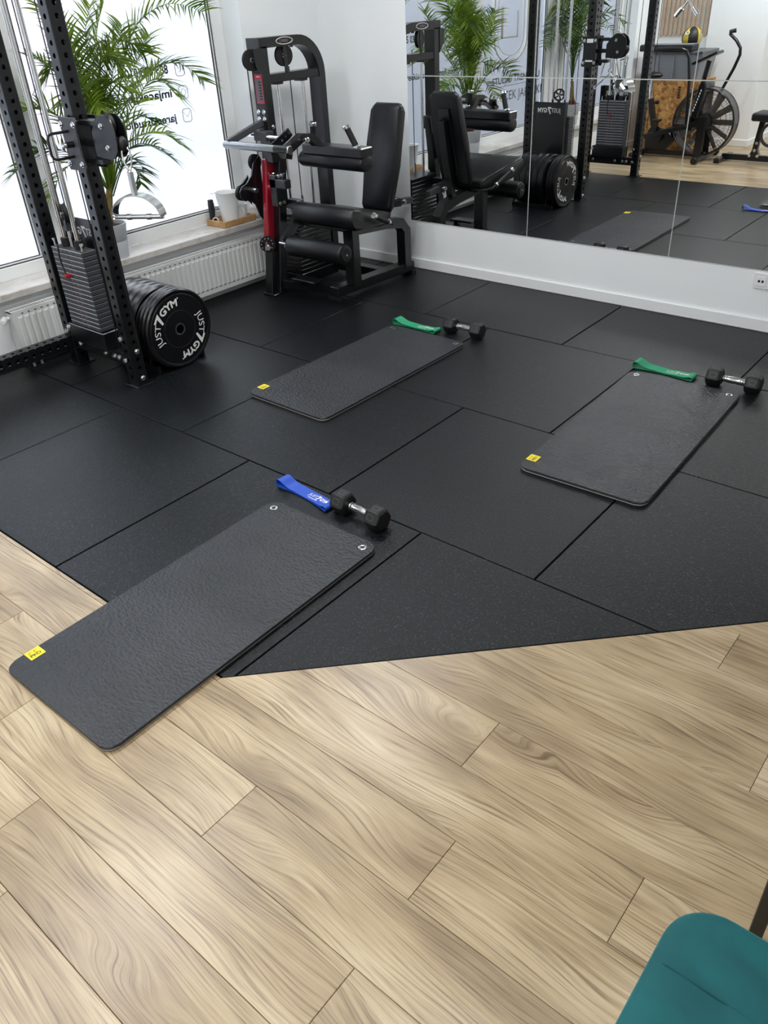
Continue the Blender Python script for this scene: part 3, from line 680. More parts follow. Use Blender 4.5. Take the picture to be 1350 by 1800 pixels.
    bolts([((-1.705+d*0, FY(0.20, s), z), (0, f, 0)) for d, z in ((0, 0.268), (0, 0.145))]+[((x, FY(0.208, s), 0.147), (0, f, 0)) for x in (-2.16, -1.905, -1.82, -1.775)]+
          [((-2.268, FY(0.20, s), 0.204), (0, f, 0)), ((-2.16, FY(0.165, s), 0.262), (0, f, 0)), ((PX1, FY(0.243, s), 0.200), (1, 0, 0)), ((PX1, FY(0.243, s), 0.045), (1, 0, 0))])
    # adjustable carriage with swivel pulleys
    dz = 0 if s > 0 else 0.46
    m = MB()
    for a in ((PX1-PS-0.012, PX1-PS-0.003, 0.192, 0.283), (PX1+0.003, PX1+0.012, 0.192, 0.283), (PX1-PS-0.012, PX1+0.012, 0.186, 0.196), (PX1-PS-0.012, PX1+0.012, 0.279, 0.289)):
        m.box(a[0], a[1], FY(a[2], s), FY(a[3], s), 1.150+dz, 1.345+dz, 0.002)
    ca = part('carriage', m, 'black', rack)
    hp = [(-0.066, -0.115), (0.066, -0.115), (0.074, -0.098), (0.058, -0.05), (0.058, 0.05), (0.074, 0.098), (0.066, 0.115), (-0.066, 0.115), (-0.074, 0.098), (-0.058, 0.05), (-0.058, -0.05), (-0.074, -0.098)]
    for yy in (0.178, 0.289):
        m = MB(); m.prism(hp, (PX1-PS/2+0.012, FY(yy+0.004, s), 1.247+dz), (1, 0, 0), (0, 0, 1), 0.008, 0.0015); part('side_plate', m, 'graphite' if yy < 0.2 else 'black', ca)
    for sx in (-0.052, 0.052):
        for sz in (-0.085, 0.085):
            m = MB(); m.hexb((PX1-PS/2+0.012+sx, FY(0.1735, s), 1.247+sz+dz), (0, f, 0), 0.010)
            m.hexb((PX1-PS/2+0.012+sx, FY(0.2935, s), 1.247+sz+dz), (0, -f, 0), 0.010); part('bolt', m, 'zinc', ca)
    m = MB(); m.box(-1.695, -1.635, FY(0.2935, s), FY(0.2945, s), 1.315+dz, 1.345+dz); m.box(-1.700, -1.630, FY(0.2935, s), FY(0.2945, s), 1.170+dz, 1.183+dz); part('sticker', m, 'white', ca)
    h0 = [(-1.672, FY(0.176, s), 1.303+dz), (-1.668, FY(0.085, s), 1.303+dz), (-1.668, FY(0.066, s), 1.296+dz), (-1.668, FY(0.060, s), 1.28+dz), (-1.668, FY(0.060, s), 1.215+dz), (-1.668, FY(0.066, s), 1.200+dz), (-1.668, FY(0.085, s), 1.193+dz), (-1.672, FY(0.176, s), 1.193+dz)]
    m = MB(); m.tube(h0, 0.0065, 8); part('handle', m, 'black', ca)
    m = MB(); m.cyl((-1.655, FY(0.176, s), 1.248+dz), (-1.655, FY(0.135, s), 1.248+dz), 0.014, seg=16); part('pin_barrel', m, 'black', ca)
    m = MB(); m.cyl((-1.655, FY(0.135, s), 1.248+dz), (-1.655, FY(0.118, s), 1.248+dz), 0.010, 0.008, seg=14); m.lathe([(0, 0.019), (0.005, 0.021), (0.010, 0.014)], (-1.655, FY(0.118, s), 1.248+dz), (0, f, 0), 16); part('pull_pin', m, 'chrome', ca)
    cov = [(-1.553, 1.200), (-1.445, 1.190), (-1.405, 1.200), (-1.375, 1.230), (-1.368, 1.262), (-1.368, 1.320), (-1.385, 1.355), (-1.420, 1.377), (-1.465, 1.377), (-1.515, 1.352), (-1.530, 1.330), (-1.553, 1.300)]
    for yy in (0.206, 0.262):
        m = MB(); m.prism([(a+0.03, b+dz) for a, b in cov], (0, FY(yy+0.003, s), 0), (1, 0, 0), (0, 0, 1), 0.006, 0.0015); part('pulley_cover', m, 'black', ca)
        m = MB()
        for a, b in ((-1.436, 1.331), (-1.415, 1.242)): m.hexb((a, FY(yy+(-0.003 if yy < 0.23 else 0.003), s), b+dz), (0, f if yy < 0.23 else -f, 0), 0.009)
        part('bolt', m, 'zinc', ca)
    for a, b, r in ((-1.436, 1.331, 0.050), (-1.415, 1.242, 0.046)):
        m = MB(); m.lathe([(-0.012, r*0.3), (-0.012, r), (-0.003, r-0.007), (0.003, r-0.007), (0.012, r), (0.012, r*0.3), (-0.012, r*0.3)], (a, FY(0.237, s), b+dz), (0, 1, 0), 28); part('pulley', m, 'rubber', ca)
    m = MB(); m.box(PX1+0.010, -1.50, FY(0.212, s), FY(0.259, s), 1.325+dz, 1.350+dz, 0.003); m.box(PX1+0.010, -1.50, FY(0.212, s), FY(0.259, s), 1.160+dz, 1.185+dz, 0.003); m.box(PX1+0.010, -1.52, FY(0.220, s), FY(0.250, s), 1.235+dz, 1.265+dz, 0.003); part('swivel_arm', m, 'black', ca)
    m = MB(); m.sphere((-1.345, FY(0.237, s), 1.258+dz), 0.026, (0.9, 0.9, 1.25)); part('cable_stop', m, 'rubber', ca)

# ------------------------------------------------------------------ attachments hanging on the rack
def carabiner(mb, p, axis_u, h=0.085, w=0.04, r=0.004):
    p = Vector(p); u = Vector(axis_u)
    mb.tube([p+u*(w/2*math.cos(a*2*PI/20)*(0.75+0.25*math.sin(a*2*PI/20)))+Vector((0, 0, h/2*math.sin(a*2*PI/20))) for a in range(20)], r, 6, closed=True)
sx, sy = -1.335, 0.237
t = thing('stirrup_handle', 'chrome single stirrup handle hanging from the rack pulley before the palm pot', 'cable handle', (sx, sy, 0.92))
m = MB(); carabiner(m, (sx, sy, 1.195), (0.75, 0.66, 0), 0.10, 0.05); part('carabiner', m, 'chrome', t)
m = MB(); m.box(sx-0.011, sx+0.011, sy-0.011, sy+0.011, 1.035, 1.145, 0.003); m.ring(0.010, 0.004, (sx, sy, 1.150), (0, 1, 0), 14, 6); part('neck', m, 'steel', t)
sd_ = Vector((0.86, 0.5, 0)); arc = [Vector((sx, sy, 0.945))+sd_*(0.122*math.cos(a*PI/14))+Vector((0, 0, 0.098*math.sin(a*PI/14))) for a in range(15)]
m = MB(); m.strip(arc, (-0.5, 0.86, 0), 0.066, 0.006, None); part('bow', m, 'chrome', t)
m = MB(); gp = Vector((sx, sy, 0.943)); m.cyl(gp-sd_*0.122, gp+sd_*0.122, 0.011, seg=16)
for d in (-0.05, 0.05): m.cyl(gp+sd_*(d-0.01), gp+sd_*(d+0.01), 0.0145, seg=16)
part('grip', m, 'chrome', t)
def vbar(apex, a, b, lab, top, rg=0.024, gm='chrome'):
    t = thing('triceps_bar', lab, 'cable handle', apex, 'chrome bars hanging on the cable rack')
    m = MB(); m.tube([a, apex, b], 0.010, 10); part('bar', m, 'chrome', t)
    for q in (a, b):
        d = (Vector(q)-Vector(apex)).normalized(); m = MB(); m.cyl(Vector(q)-d*0.07, Vector(q)+d*0.02, rg, seg=16, bev=0.004); g = part('grip', m, gm, t)
    m = MB(); m.ring(0.016, 0.005, Vector(apex)+Vector((0, 0, 0.022)), (0, 1, 0), 16, 6); part('ring', m, 'chrome', t)
    m = MB(); m.tube([Vector(apex)+Vector((0, 0, 0.03)), (apex[0], apex[1], top)], 0.003, 6); part('hanging_cable', m, 'cable', t)
vbar((-1.345, -0.987, 1.565), (-1.440, -0.987, 1.455), (-1.250, -0.987, 1.465), 'small chrome V bar hanging near the slatted wall in the mirror', 1.69, 0.022)
vbar((-2.02, -0.88, 0.975), (-2.23, -0.88, 0.80), (-1.86, -0.88, 0.835), 'wide chrome V bar hanging in front of the far weight stack', RT)
t = thing('row_handle', 'chrome triangle row handle hanging behind the V bar on the rack', 'cable handle', (-1.98, -0.80, 0.92))
m = MB(); m.tube([(-2.08, -0.80, 0.95), (-2.02, -0.80, 1.16), (-1.94, -0.80, 1.16), (-1.88, -0.80, 0.95)], 0.009, 8, closed=True); part('frame', m, 'chrome', t)
m = MB(); m.cyl((-1.90, -0.86, 1.09), (-1.78, -0.74, 1.12), 0.013, seg=14); part('grip', m, 'chrome', t)
m = MB(); m.tube([(-1.98, -0.80, 1.16), (-1.98, -0.80, RT)], 0.003, 6); part('hanging_cable', m, 'cable', t)

# ------------------------------------------------------------------ bumper plates standing beside the rack
def arc_logo(mb, R, h, a0, x, out=1):
    runs, L = logo_runs(h)
    for vs, fs in runs:
        mb.poly([(x, (R+b)*math.cos(a0-a/R), (R+b)*math.sin(a0-a/R)) for a, b in vs], fs)
    vs, fs = [], []
    a1 = a0-(L+h*0.05)/R; mb.lathe([(0, 0.0025), (0.0003, 0.0045)], (x, (R+h*0.95)*math.cos(a1), (R+h*0.95)*math.sin(a1)), (1, 0, 0), 8)
PYC, PR = 0.558, 0.225
def bumper(xo, th, lab, R=PR, logo=True):
    t = thing('bumper_plate', lab, 'weight plate', (xo, PYC, 0), 'bumper plates beside the rack')
    c = (xo, PYC, R)
    m = MB(); e = 0.011 if th > 0.05 else 0.008
    m.lathe([(0, 0.026), (0, R-0.03), (-0.003, R-0.026), (0.0, R-0.020), (0.0, R-e), (-e, R), (-th+e, R), (-th, R-e), (-th, 0.026), (0, 0.026)], c, (1, 0, 0), 64)
    part('disc', m, 'bumper', t)
    m = MB(); m.annulus(0.0255, 0.0345, th+0.0006, (xo-th+0.0002, PYC, R), (1, 0, 0), 32); part('hub_ring', m, 'chrome', t, 'steel centre ring')
    m = MB(); m.annulus(0.105, 0.1065, 0.0008, (xo-0.0002, PYC, R), (1, 0, 0), 64); part('raised_line', m, 'graphite', t)
    if logo:
        for a0 in (205, 25):
            m = MB(); arc_logo(m, 0.134, 0.043, math.radians(a0), 0.0006)
            for v in m.bm.verts: v.co += Vector(c)
            part('logo', m, 'white', t, 'white curved lettering', smooth=0, recalc=False)
    return t
xs = [(-1.655, 0.034, 'outermost black bumper plate with white lettering standing beside the rack'), (-1.691, 0.030, 'thin bumper plate second from the room side'), (-1.723, 0.030, 'thin bumper plate third from the room side'),
      (-1.790, 0.058, 'thick bumper plate just behind the three thin ones'), (-1.852, 0.058, 'thick bumper plate in the middle of the row'), (-1.914, 0.058, 'thick bumper plate third from the window end'), (-1.976, 0.058, 'thick bumper plate second from the window end'), (-2.038, 0.058, 'thick bumper plate at the window end of the row')]
for i, (xo, th, lab) in enumerate(xs): bumper(xo, th, lab, PR, i == 0)
t = thing('plate_cradle', 'low black floor cradle holding the bumper plates upright', 'plate rack', (-1.88, PYC, 0))
for d in (-0.16, 0.16):
    m = MB(); m.box(-2.13, -1.70, PYC+d-0.010, PYC+d+0.010, 0.0, 0.040, 0.002); part('rail', m, 'black', t)
for xx in (-2.115, -1.771):
    for d in (-0.16, 0.16):
        m = MB(); m.cyl((xx, PYC+d, 0.04), (xx, PYC+d, 0.17), 0.008, seg=12); part('divider', m, 'black', t)

# ------------------------------------------------------------------ leg machine
leg = thing('leg_machine', 'black seated leg machine with red column cover and padded seat in the corner', 'gym machine', (-1.95, 2.15, 0))
def L_(name, mb, mat, lab=None, parent=leg, smooth=35): return part(name, mb, mat, parent, lab, smooth)
# weight column: front upright, arch and rear upright
m = MB(); m.box(-2.240, -2.140, 1.862, 1.930, 0.86, 1.53, 0.004); L_('front_upright', m, 'black')
arcp = [(-2.19, 1.858, 1.546), (-2.19, 2.20, 1.546)]
for a in range(1, 10): arcp.append((-2.19, 2.20+0.205*math.sin(a*PI/18), 1.341+0.205*math.cos(a*PI/18)))
arcp += [(-2.19, 2.405, 1.30), (-2.19, 2.405, 0.03)]
m = MB(); m.strip(arcp, (1, 0, 0), 0.100, 0.056, None); L_('arch', m, 'black', smooth=30)
m = MB(); m.box(-2.243, -2.137, 1.846, 1.860, 1.516, 1.576, 0.003); L_('end_cap', m, 'graphite')
m = MB()
q = [(-2.1385, 2.080+0.072*math.cos(a*PI/16), 1.548+0.019*math.sin(a*PI/16)) for a in range(32)]
m.tube(q, 0.0022, 5, closed=True); L_('badge_ring', m, 'white')
m = MB(); m.box(-2.1395, -2.138, 2.040, 2.045, 1.531, 1.565)
for i in range(6): m.box(-2.1395, -2.1383, 2.054+i*0.0095, 2.0610+i*0.0095, 1.541, 1.556)
L_('badge_mark', m, 'sticker')
m = MB(); m.box(-2.235, -2.145, 1.93, 2.378, 1.322, 1.372, 0.003); L_('cross_bar', m, 'black')
m = MB()
for yy in (2.02, 2.245): m.box(-2.225, -2.155, yy-0.03, yy+0.03, 1.308, 1.322, 0.002)
L_('rod_clamp', m, 'black')
for yy in (2.034, 2.260):
    m = MB(); m.cyl((-2.19, yy, 0.10), (-2.19, yy, 1.32), 0.0105, seg=14); L_('guide_rod', m, 'chrome')
m = MB(); m.tube([(-2.19, 2.147, 0.50), (-2.19, 2.147, 1.40)], 0.0035, 6); m.tube([(-2.205, 1.80, 1.44), (-2.225, 1.815, 0.90)], 0.0035, 6); m.tube([(-2.19, 1.86, 1.525), (-2.19, 2.06, 1.525)], 0.0035, 6); L_('cable', m, 'cable')
def pulley(c, axis, r, nm='pulley'):
    m = MB(); m.lathe([(-0.012, r*0.25), (-0.012, r), (-0.003, r-0.008), (0.003, r-0.008), (0.012, r), (0.012, r*0.25), (-0.012, r*0.25)], c, axis, 30); o = L_(nm, m, 'rubber')
    m = MB(); a = Vector(axis).normalized(); m.cyl(Vector(c)-a*0.018, Vector(c)+a*0.018, 0.009, seg=12); L_('axle', m, 'zinc', None, o)
pulley((-2.175, 1.815, 1.460), (1, -0.25, 0), 0.060); pulley((-2.165, 2.085, 1.466), (1, -0.2, 0), 0.062)
m = MB(); m.box(-2.152, -2.146, 2.070, 2.100, 1.372, 1.520, 0.001); L_('pulley_hanger', m, 'black')
m = MB(); m.prism([(1.80, 1.51), (1.865, 1.53), (1.865, 1.36), (1.81, 1.43)], (-2.140, 0, 0), (0, 1, 0), (0, 0, 1), 0.006); L_('pulley_hanger', m, 'black')
m = MB()
for yy in (2.135, 2.185): m.box(-2.20, -2.18, yy-0.008, yy+0.008, 1.505, 1.520)
L_('cable_guide', m, 'black')
# sticker on the front upright
m = MB(); m.box(-2.218, -2.150, 1.8605, 1.862, 1.350, 1.378); m.box(-2.218, -2.150, 1.8605, 1.862, 1.212, 1.222); m.box(-2.218, -2.214, 1.8605, 1.862, 1.222, 1.350); m.box(-2.154, -2.150, 1.8605, 1.862, 1.222, 1.350); L_('warning_label_border', m, 'sticker_red', smooth=0)
m = MB(); m.box(-2.214, -2.154, 1.8606, 1.862, 1.222, 1.350); L_('warning_label', m, 'sticker', smooth=0)
m = MB(); m.box(-2.200, -2.168, 1.860, 1.8605, 1.363, 1.367); L_('warning_print', m, 'white', smooth=0)
m = MB()
for i in range(7): m.box(-2.186, -2.162, 1.860, 1.8606, 1.235+i*0.016, 1.243+i*0.016)
L_('warning_print', m, 'ink', smooth=0)
# weight stack
pmm = MB(); pmm.box(-0.095, 0.095, -0.165, 0.165, 0, 0.027, 0.003); pme = mesh_of(pmm, 'weight_plate', 'black', Vector((0, 0, 0)), 0)
for i in range(14):
    o = link('weight_plate', pme, leg); o.location = Vector((-2.19, 2.147, 0.10+i*0.0295))-ORG[leg.name]
m = MB(); m.box(-2.29, -2.09, 1.96, 2.36, 0.02, 0.098, 0.004); L_('stack_base', m, 'black')
m = MB(); m.cyl((-2.19, 2.147, 0.515), (-2.19, 2.147, 0.60), 0.011, seg=12); L_('selector_shaft', m, 'chrome')
# slanted lower column with the red cover
def colpt(z): return 1.862-0.125*(0.90-z)/0.90
m = MB(); m.beam((-2.172, colpt(0.93)+0.10, 0.93), (-2.172, colpt(0.0)+0.085, 0.0), 0.064, 0.07, (0, -1, 0), 0.004); L_('lower_column', m, 'black')
m = MB(); m.beam((-2.205, colpt(0.29)+0.050, 0.29), (-2.205, colpt(0.0)+0.045, 0.0), 0.07, 0.09, (0, -1, 0), 0.004); L_('column_foot', m, 'black')
m = MB(); p0, p1 = Vector((-2.219, colpt(0.88)+0.036, 0.88)), Vector((-2.219, colpt(0.29)+0.036, 0.29)); m.beam(p0, p1, 0.044, 0.086, (0, -1, 0), 0.008); L_('column_cover', m, 'red', 'glossy red column cover')
m = MB(); m.box(-2.25, -2.13, 1.72, 1.86, 0.0, 0.012, 0.003); L_('foot_plate', m, 'black')
for z, r in ((0.78, 0.016), (0.695, 0.022)):
    m = MB(); yq = colpt(z)+0.02; m.lathe([(0, r*0.6), (0.012, r*0.6), (0.012, r), (0.026, r), (0.030, r*0.7)], (-2.197, yq+0.03, z), (1, -0.3, 0), 18); L_('knob', m, 'steel')
m = MB(); m.box(-2.13, -1.98, 1.80, 1.855, 0.72, 0.775, 0.003); m.box(-2.13, -2.07, 1.80, 1.90, 0.60, 0.80, 0.004); L_('lever_bracket', m, 'black')
for p in ((-2.069, 1.83, 0.79), (-2.069, 1.86, 0.79), (-2.069, 1.86, 0.62), (-2.069, 1.82, 0.62), (-2.139, 1.90, 1.075), (-2.085, 1.84, 0.33)):
    m = MB(); m.hexb(p, (1, 0, 0), 0.010); L_('bolt', m, 'zinc')
for x in (-2.215, -2.165):
    m = MB(); m.hexb((x, 1.861, 1.165), (0, -1, 0), 0.011); m.hexb((x, 1.861, 1.125), (0, -1, 0), 0.011); L_('bolt', m, 'zinc')
# cam on the window side
cam_poly = [(1.86, 0.90), (1.80, 0.865), (1.775, 0.79), (1.72, 0.745), (1.675, 0.735), (1.650, 0.705), (1.655, 0.665), (1.69, 0.640), (1.74, 0.640), (1.78, 0.600), (1.80, 0.53), (1.83, 0.49), (1.86, 0.50)]
m = MB(); m.prism(cam_poly, (-2.275, 0, 0), (0, 1, 0), (0, 0, 1), 0.012, 0.002); L_('cam_plate', m, 'black')
m = MB(); m.prism([(a, b) for a, b in cam_poly if a < 1.80], (-2.315, 0, 0), (0, 1, 0), (0, 0, 1), 0.012, 0.002); L_('cam_plate', m, 'black')
pulley((-2.295, 1.69, 0.69), (1, 0, 0), 0.048); pulley((-2.30, 1.845, 0.86), (1, 0, 0), 0.05)
m = MB(); m.cyl((-2.30, 1.745, 0.705), (-2.20, 1.745, 0.705), 0.016, seg=16); L_('cam_shaft', m, 'steel')
# range-of-motion disc
m = MB(); yd = colpt(0.35)-0.012
m.annulus(0.020, 0.055, 0.006, (-2.185, yd-0.008, 0.352), (0.75, -0.65, 0), 32); L_('angle_disc', m, 'black')
m = MB()
for a in range(10): m.cyl((-2.185+0.04*math.cos(a*0.62)*0.65, yd-0.014+0.04*math.cos(a*0.62)*0.75, 0.352+0.04*math.sin(a*0.62)), (-2.180+0.04*math.cos(a*0.62)*0.65, yd-0.0185+0.04*math.cos(a*0.62)*0.75, 0.352+0.04*math.sin(a*0.62)), 0.005, seg=8)
m.cyl((-2.19, yd-0.005, 0.352), (-2.125, yd-0.062, 0.348), 0.012, seg=14); m.cyl((-2.135, yd-0.053, 0.348), (-2.115, yd-0.071, 0.348), 0.019, seg=14, bev=0.003); L_('pull_pin', m, 'zinc')
# swing arm, silver tube, thin rod
m = MB(); m.beam((-2.19, 1.90, 1.115), (-2.30, 1.640, 1.010), 0.045, 0.040, (0, 0, 1), 0.004); L_('swing_arm', m, 'graphite')
m = MB(); m.cyl((-2.330, 1.640, 0.997), (-1.860, 1.640, 0.997), 0.0235, seg=24, bev=0.002); L_('tube', m, 'gunmetal', 'thick silver cross tube')
m = MB(); m.cyl((-1.860, 1.640, 0.997), (-1.742, 1.640, 0.997), 0.0245, seg=24); L_('tube_sleeve', m, 'black')
m = MB(); m.cyl((-1.742, 1.640, 0.997), (-1.728, 1.640, 0.997), 0.0255, seg=24, bev=0.003); L_('tube_cap', m, 'chrome')
m = MB(); m.cyl((-2.285, 1.80, 1.032), (-1.93, 1.80, 1.032), 0.010, seg=16); L_('thin_rod', m, 'chrome')
m = MB(); m.box(-2.21, -2.10, 1.785, 1.862, 1.005, 1.060, 0.003); L_('rod_bracket', m, 'graphite')
m = MB(); m.strip([(-1.905, 1.63, 0.985), (-1.905, 1.80, 1.055), (-1.905, 1.82, 1.07)], (1, 0, 0), 0.012, 0.055, None); L_('link_plate', m, 'black')
m = MB()
for d in range(3): m.cyl((-1.912, 1.74+d*0.035, 1.03+d*0.015), (-1.896, 1.74+d*0.035, 1.03+d*0.015), 0.007, seg=10)
L_('bolt', m, 'zinc')
m = MB(); m.strip([(-1.79, 1.625, 0.965), (-1.79, 1.66, 0.985), (-1.79, 1.80, 1.045), (-1.79, 1.88, 1.035), (-1.79, 1.965, 0.960)], (1, 0, 0), 0.050, 0.045, None); L_('pad_arm', m, 'black', smooth=25)
m = MB(); m.lathe([(0, 0.008), (0.016, 0.008), (0.016, 0.018), (0.036, 0.018), (0.040, 0.013)], (-1.765, 1.80, 1.030), (1, -0.1, 0), 18); L_('knob', m, 'chrome')
m = MB(); m.prism([(1.605, 0.955), (1.665, 0.940), (1.675, 0.975), (1.625, 1.0)], (-1.775, 0, 0), (0, 1, 0), (0, 0, 1), 0.030, 0.002); L_('arm_end_plate', m, 'black')
# thigh pad
m = MB(); m.box(-1.90, -1.392, 1.905, 2.015, 0.928, 0.985, 0.006); L_('pad_carrier', m, 'black')
prof = [(0.0, 0.035), (0.006, 0.046), (0.016, 0.050), (0.534, 0.050), (0.546, 0.046), (0.552, 0.035)]
m = MB(); m.lathe(prof, (-1.942, 1.960, 0.893), (1, 0, 0), 24)
for v in m.bm.verts: v.co.y = 1.960+(v.co.y-1.960)*1.28
L_('thigh_pad', m, 'pad')
for p0, p1 in (((-1.462, 1.948, 0.983), (-1.512, 1.920, 1.100)), ((-1.815, 1.93, 1.00), (-1.800, 1.925, 1.105))):
    p0, p1 = Vector(p0), Vector(p1); d = (p1-p0).normalized()
    m = MB(); m.cyl(p0+d*0.008, p1-d*0.010, 0.0190, seg=16); h = L_('handle', m, 'rubber')
    m = MB(); m.cyl(p0-d*0.004, p0+d*0.012, 0.0235, seg=16, bev=0.003); L_('handle_ring', m, 'chrome', None, h)
    m = MB(); m.cyl(p1-d*0.014, p1+d*0.010, 0.0235, seg=16, bev=0.004); L_('handle_ring', m, 'chrome', None, h)
# seat
sec = [(1.812, 0.520), (1.782, 0.545), (1.768, 0.590), (1.780, 0.630), (1.812, 0.650), (1.852, 0.646), (1.93, 0.622), (2.20, 0.556), (2.245, 0.540), (2.258, 0.520), (2.250, 0.480), (2.225, 0.465), (1.95, 0.505)]
m = MB(); m.prism(sec, (-1.922, 0, 0), (0, 1, 0), (0, 0, 1), 0.532, 0.014)
for v in m.bm.verts:
    if v.co.y > 1.86: v.co.x = -1.656+(v.co.x+1.656)*(1-0.30*min(1, (v.co.y-1.86)/0.38))
L_('seat', m, 'pad', smooth=50)
m = MB(); m.beam((-1.655, 1.86, 0.505), (-1.655, 2.22, 0.455), 0.26, 0.016, (0, 0, 1), 0.003); L_('seat_plate', m, 'black')
# back rest
bw = [(-0.112, -0.345), (0.112, -0.345), (0.131, -0.315), (0.134, -0.05), (0.122, 0.27), (0.117, 0.300), (0.092, 0.320), (-0.092, 0.320), (-0.117, 0.300), (-0.122, 0.27), (-0.134, -0.05), (-0.131, -0.315)]
vz = Vector((0, 0.165, 0.615)).normalized()
m = MB(); m.prism(bw, (-1.643, 2.440, 0.845), (1, 0, 0), vz, 0.062, 0.016)
L_('backrest', m, 'pad', smooth=50)
nb = Vector((1, 0, 0)).cross(vz)
m = MB(); m.prism([(-0.05, -0.25), (0.05, -0.25), (0.05, 0.22), (-0.05, 0.22)], Vector((-1.645, 2.440, 0.845))-nb*0.012, (1, 0, 0), vz, 0.012, 0.002); L_('back_plate', m, 'black')
m = MB(); m.beam((-1.645, 2.515, 0.98), (-1.645, 2.40, 0.43), 0.06, 0.045, (0, 1, 0), 0.003); L_('back_post', m, 'black')
m = MB(); m.beam((-1.645, 2.42, 0.545), (-1.645, 2.70, 0.515), 0.042, 0.042, (0, 0, 1), 0.003); L_('slide_tube', m, 'graphite')
m = MB(); m.beam((-1.645, 2.44, 0.543), (-1.645, 2.56, 0.530), 0.058, 0.058, (0, 0, 1), 0.003); L_('slide_sleeve', m, 'black')
m = MB(); m.lathe([(0, 0.007), (0.02, 0.007), (0.02, 0.015), (0.034, 0.015)], (-1.615, 2.56, 0.535), (1, 0, 0), 14); L_('knob', m, 'chrome')
# seat frame
m = MB(); m.box(-1.672, -1.585, 1.985, 2.055, 0.085, 0.470, 0.004); L_('front_post', m, 'black')
m = MB(); m.strip([(-1.63, 2.02, 0.455), (-1.63, 2.36, 0.425), (-1.63, 2.53, 0.395), (-1.63, 2.585, 0.335), (-1.63, 2.585, 0.07)], (1, 0, 0), 0.075, 0.065, None); L_('rear_leg', m, 'black', smooth=25)
m = MB(); m.beam((-1.69, 1.875, 0.065), (-1.635, 2.66, 0.065), 0.085, 0.065, (0, 0, 1), 0.004); L_('floor_runner', m, 'black')
m = MB(); m.box(-1.745, -1.63, 1.87, 1.885, 0.0, 0.03, 0.002); m.box(-1.70, -1.595, 2.63, 2.675, 0.0, 0.03, 0.003); L_('rubber_foot', m, 'rubber')
m = MB(); m.box(-2.20, -1.66, 2.36, 2.43, 0.035, 0.095, 0.003); L_('rear_cross_beam', m, 'black')
m = MB(); m.beam((-2.19, 1.84, 0.060), (-1.68, 1.99, 0.060), 0.07, 0.06, (0, 0, 1), 0.003); L_('front_cross_beam', m, 'black')
m = MB(); m.box(-2.14, -1.67, 2.00, 2.06, 0.44, 0.485, 0.003); L_('mid_cross_beam', m, 'black')
# leg lever and roller
m = MB(); m.strip([(-2.0, 1.93, 0.60), (-2.0, 1.86, 0.48), (-2.0, 1.745, 0.390)], (1, 0, 0), 0.030, 0.060, None); L_('leg_lever', m, 'black')
m = MB(); m.box(-2.10, -1.985, 1.90, 1.96, 0.57, 0.63, 0.004); L_('lever_hub', m, 'black')
m = MB(); m.cyl((-2.03, 1.740, 0.385), (-1.43, 1.740, 0.385), 0.010, seg=12); L_('roller_axle', m, 'steel')
m = MB(); m.lathe([(0, 0.045), (0.006, 0.060), (0.020, 0.066), (0.480, 0.066), (0.494, 0.060), (0.500, 0.045)], (-1.926, 1.740, 0.385), (1, 0, 0), 28); ro = L_('leg_roller', m, 'pad')
m = MB(); m.cyl((-1.427, 1.740, 0.385), (-1.420, 1.740, 0.385), 0.040, seg=24); L_('end_disc', m, 'rubber', None, ro)
m = MB(); m.cyl((-1.420, 1.740, 0.385), (-1.415, 1.740, 0.385), 0.006, seg=10); L_('end_screw', m, 'zinc', None, ro)
m = MB(); m.box(-2.02, -1.80, 1.80, 1.90, 0.115, 0.130, 0.003); m.box(-2.0, -1.96, 1.83, 1.87, 0.08, 0.12); L_('foot_rest', m, 'black')
# side grip
p0, p1 = Vector((-1.378, 1.985, 0.578)), Vector((-1.402, 2.150, 0.504))
m = MB(); m.cyl(p0, p1, 0.0155, seg=16); h = L_('side_handle', m, 'rubber')
m = MB(); d = (p1-p0).normalized(); m.cyl(p0-d*0.018, p0+d*0.006, 0.0215, seg=16, bev=0.004); L_('handle_ring', m, 'chrome', None, h)
m = MB(); m.cyl(p1-d*0.008, p1+d*0.010, 0.0185, seg=16, bev=0.003); L_('handle_ring', m, 'chrome', None, h)
m = MB(); m.tube([p1, p1+d*0.05, (-1.45, 2.235, 0.475), (-1.56, 2.25, 0.470)], 0.010, 10); L_('handle_bar', m, 'black', None, h)
for p in ((-1.59, 2.10, 0.47), (-1.59, 2.16, 0.462)):
    m = MB(); m.hexb(p, (1, 0, 0), 0.008); L_('bolt', m, 'zinc')

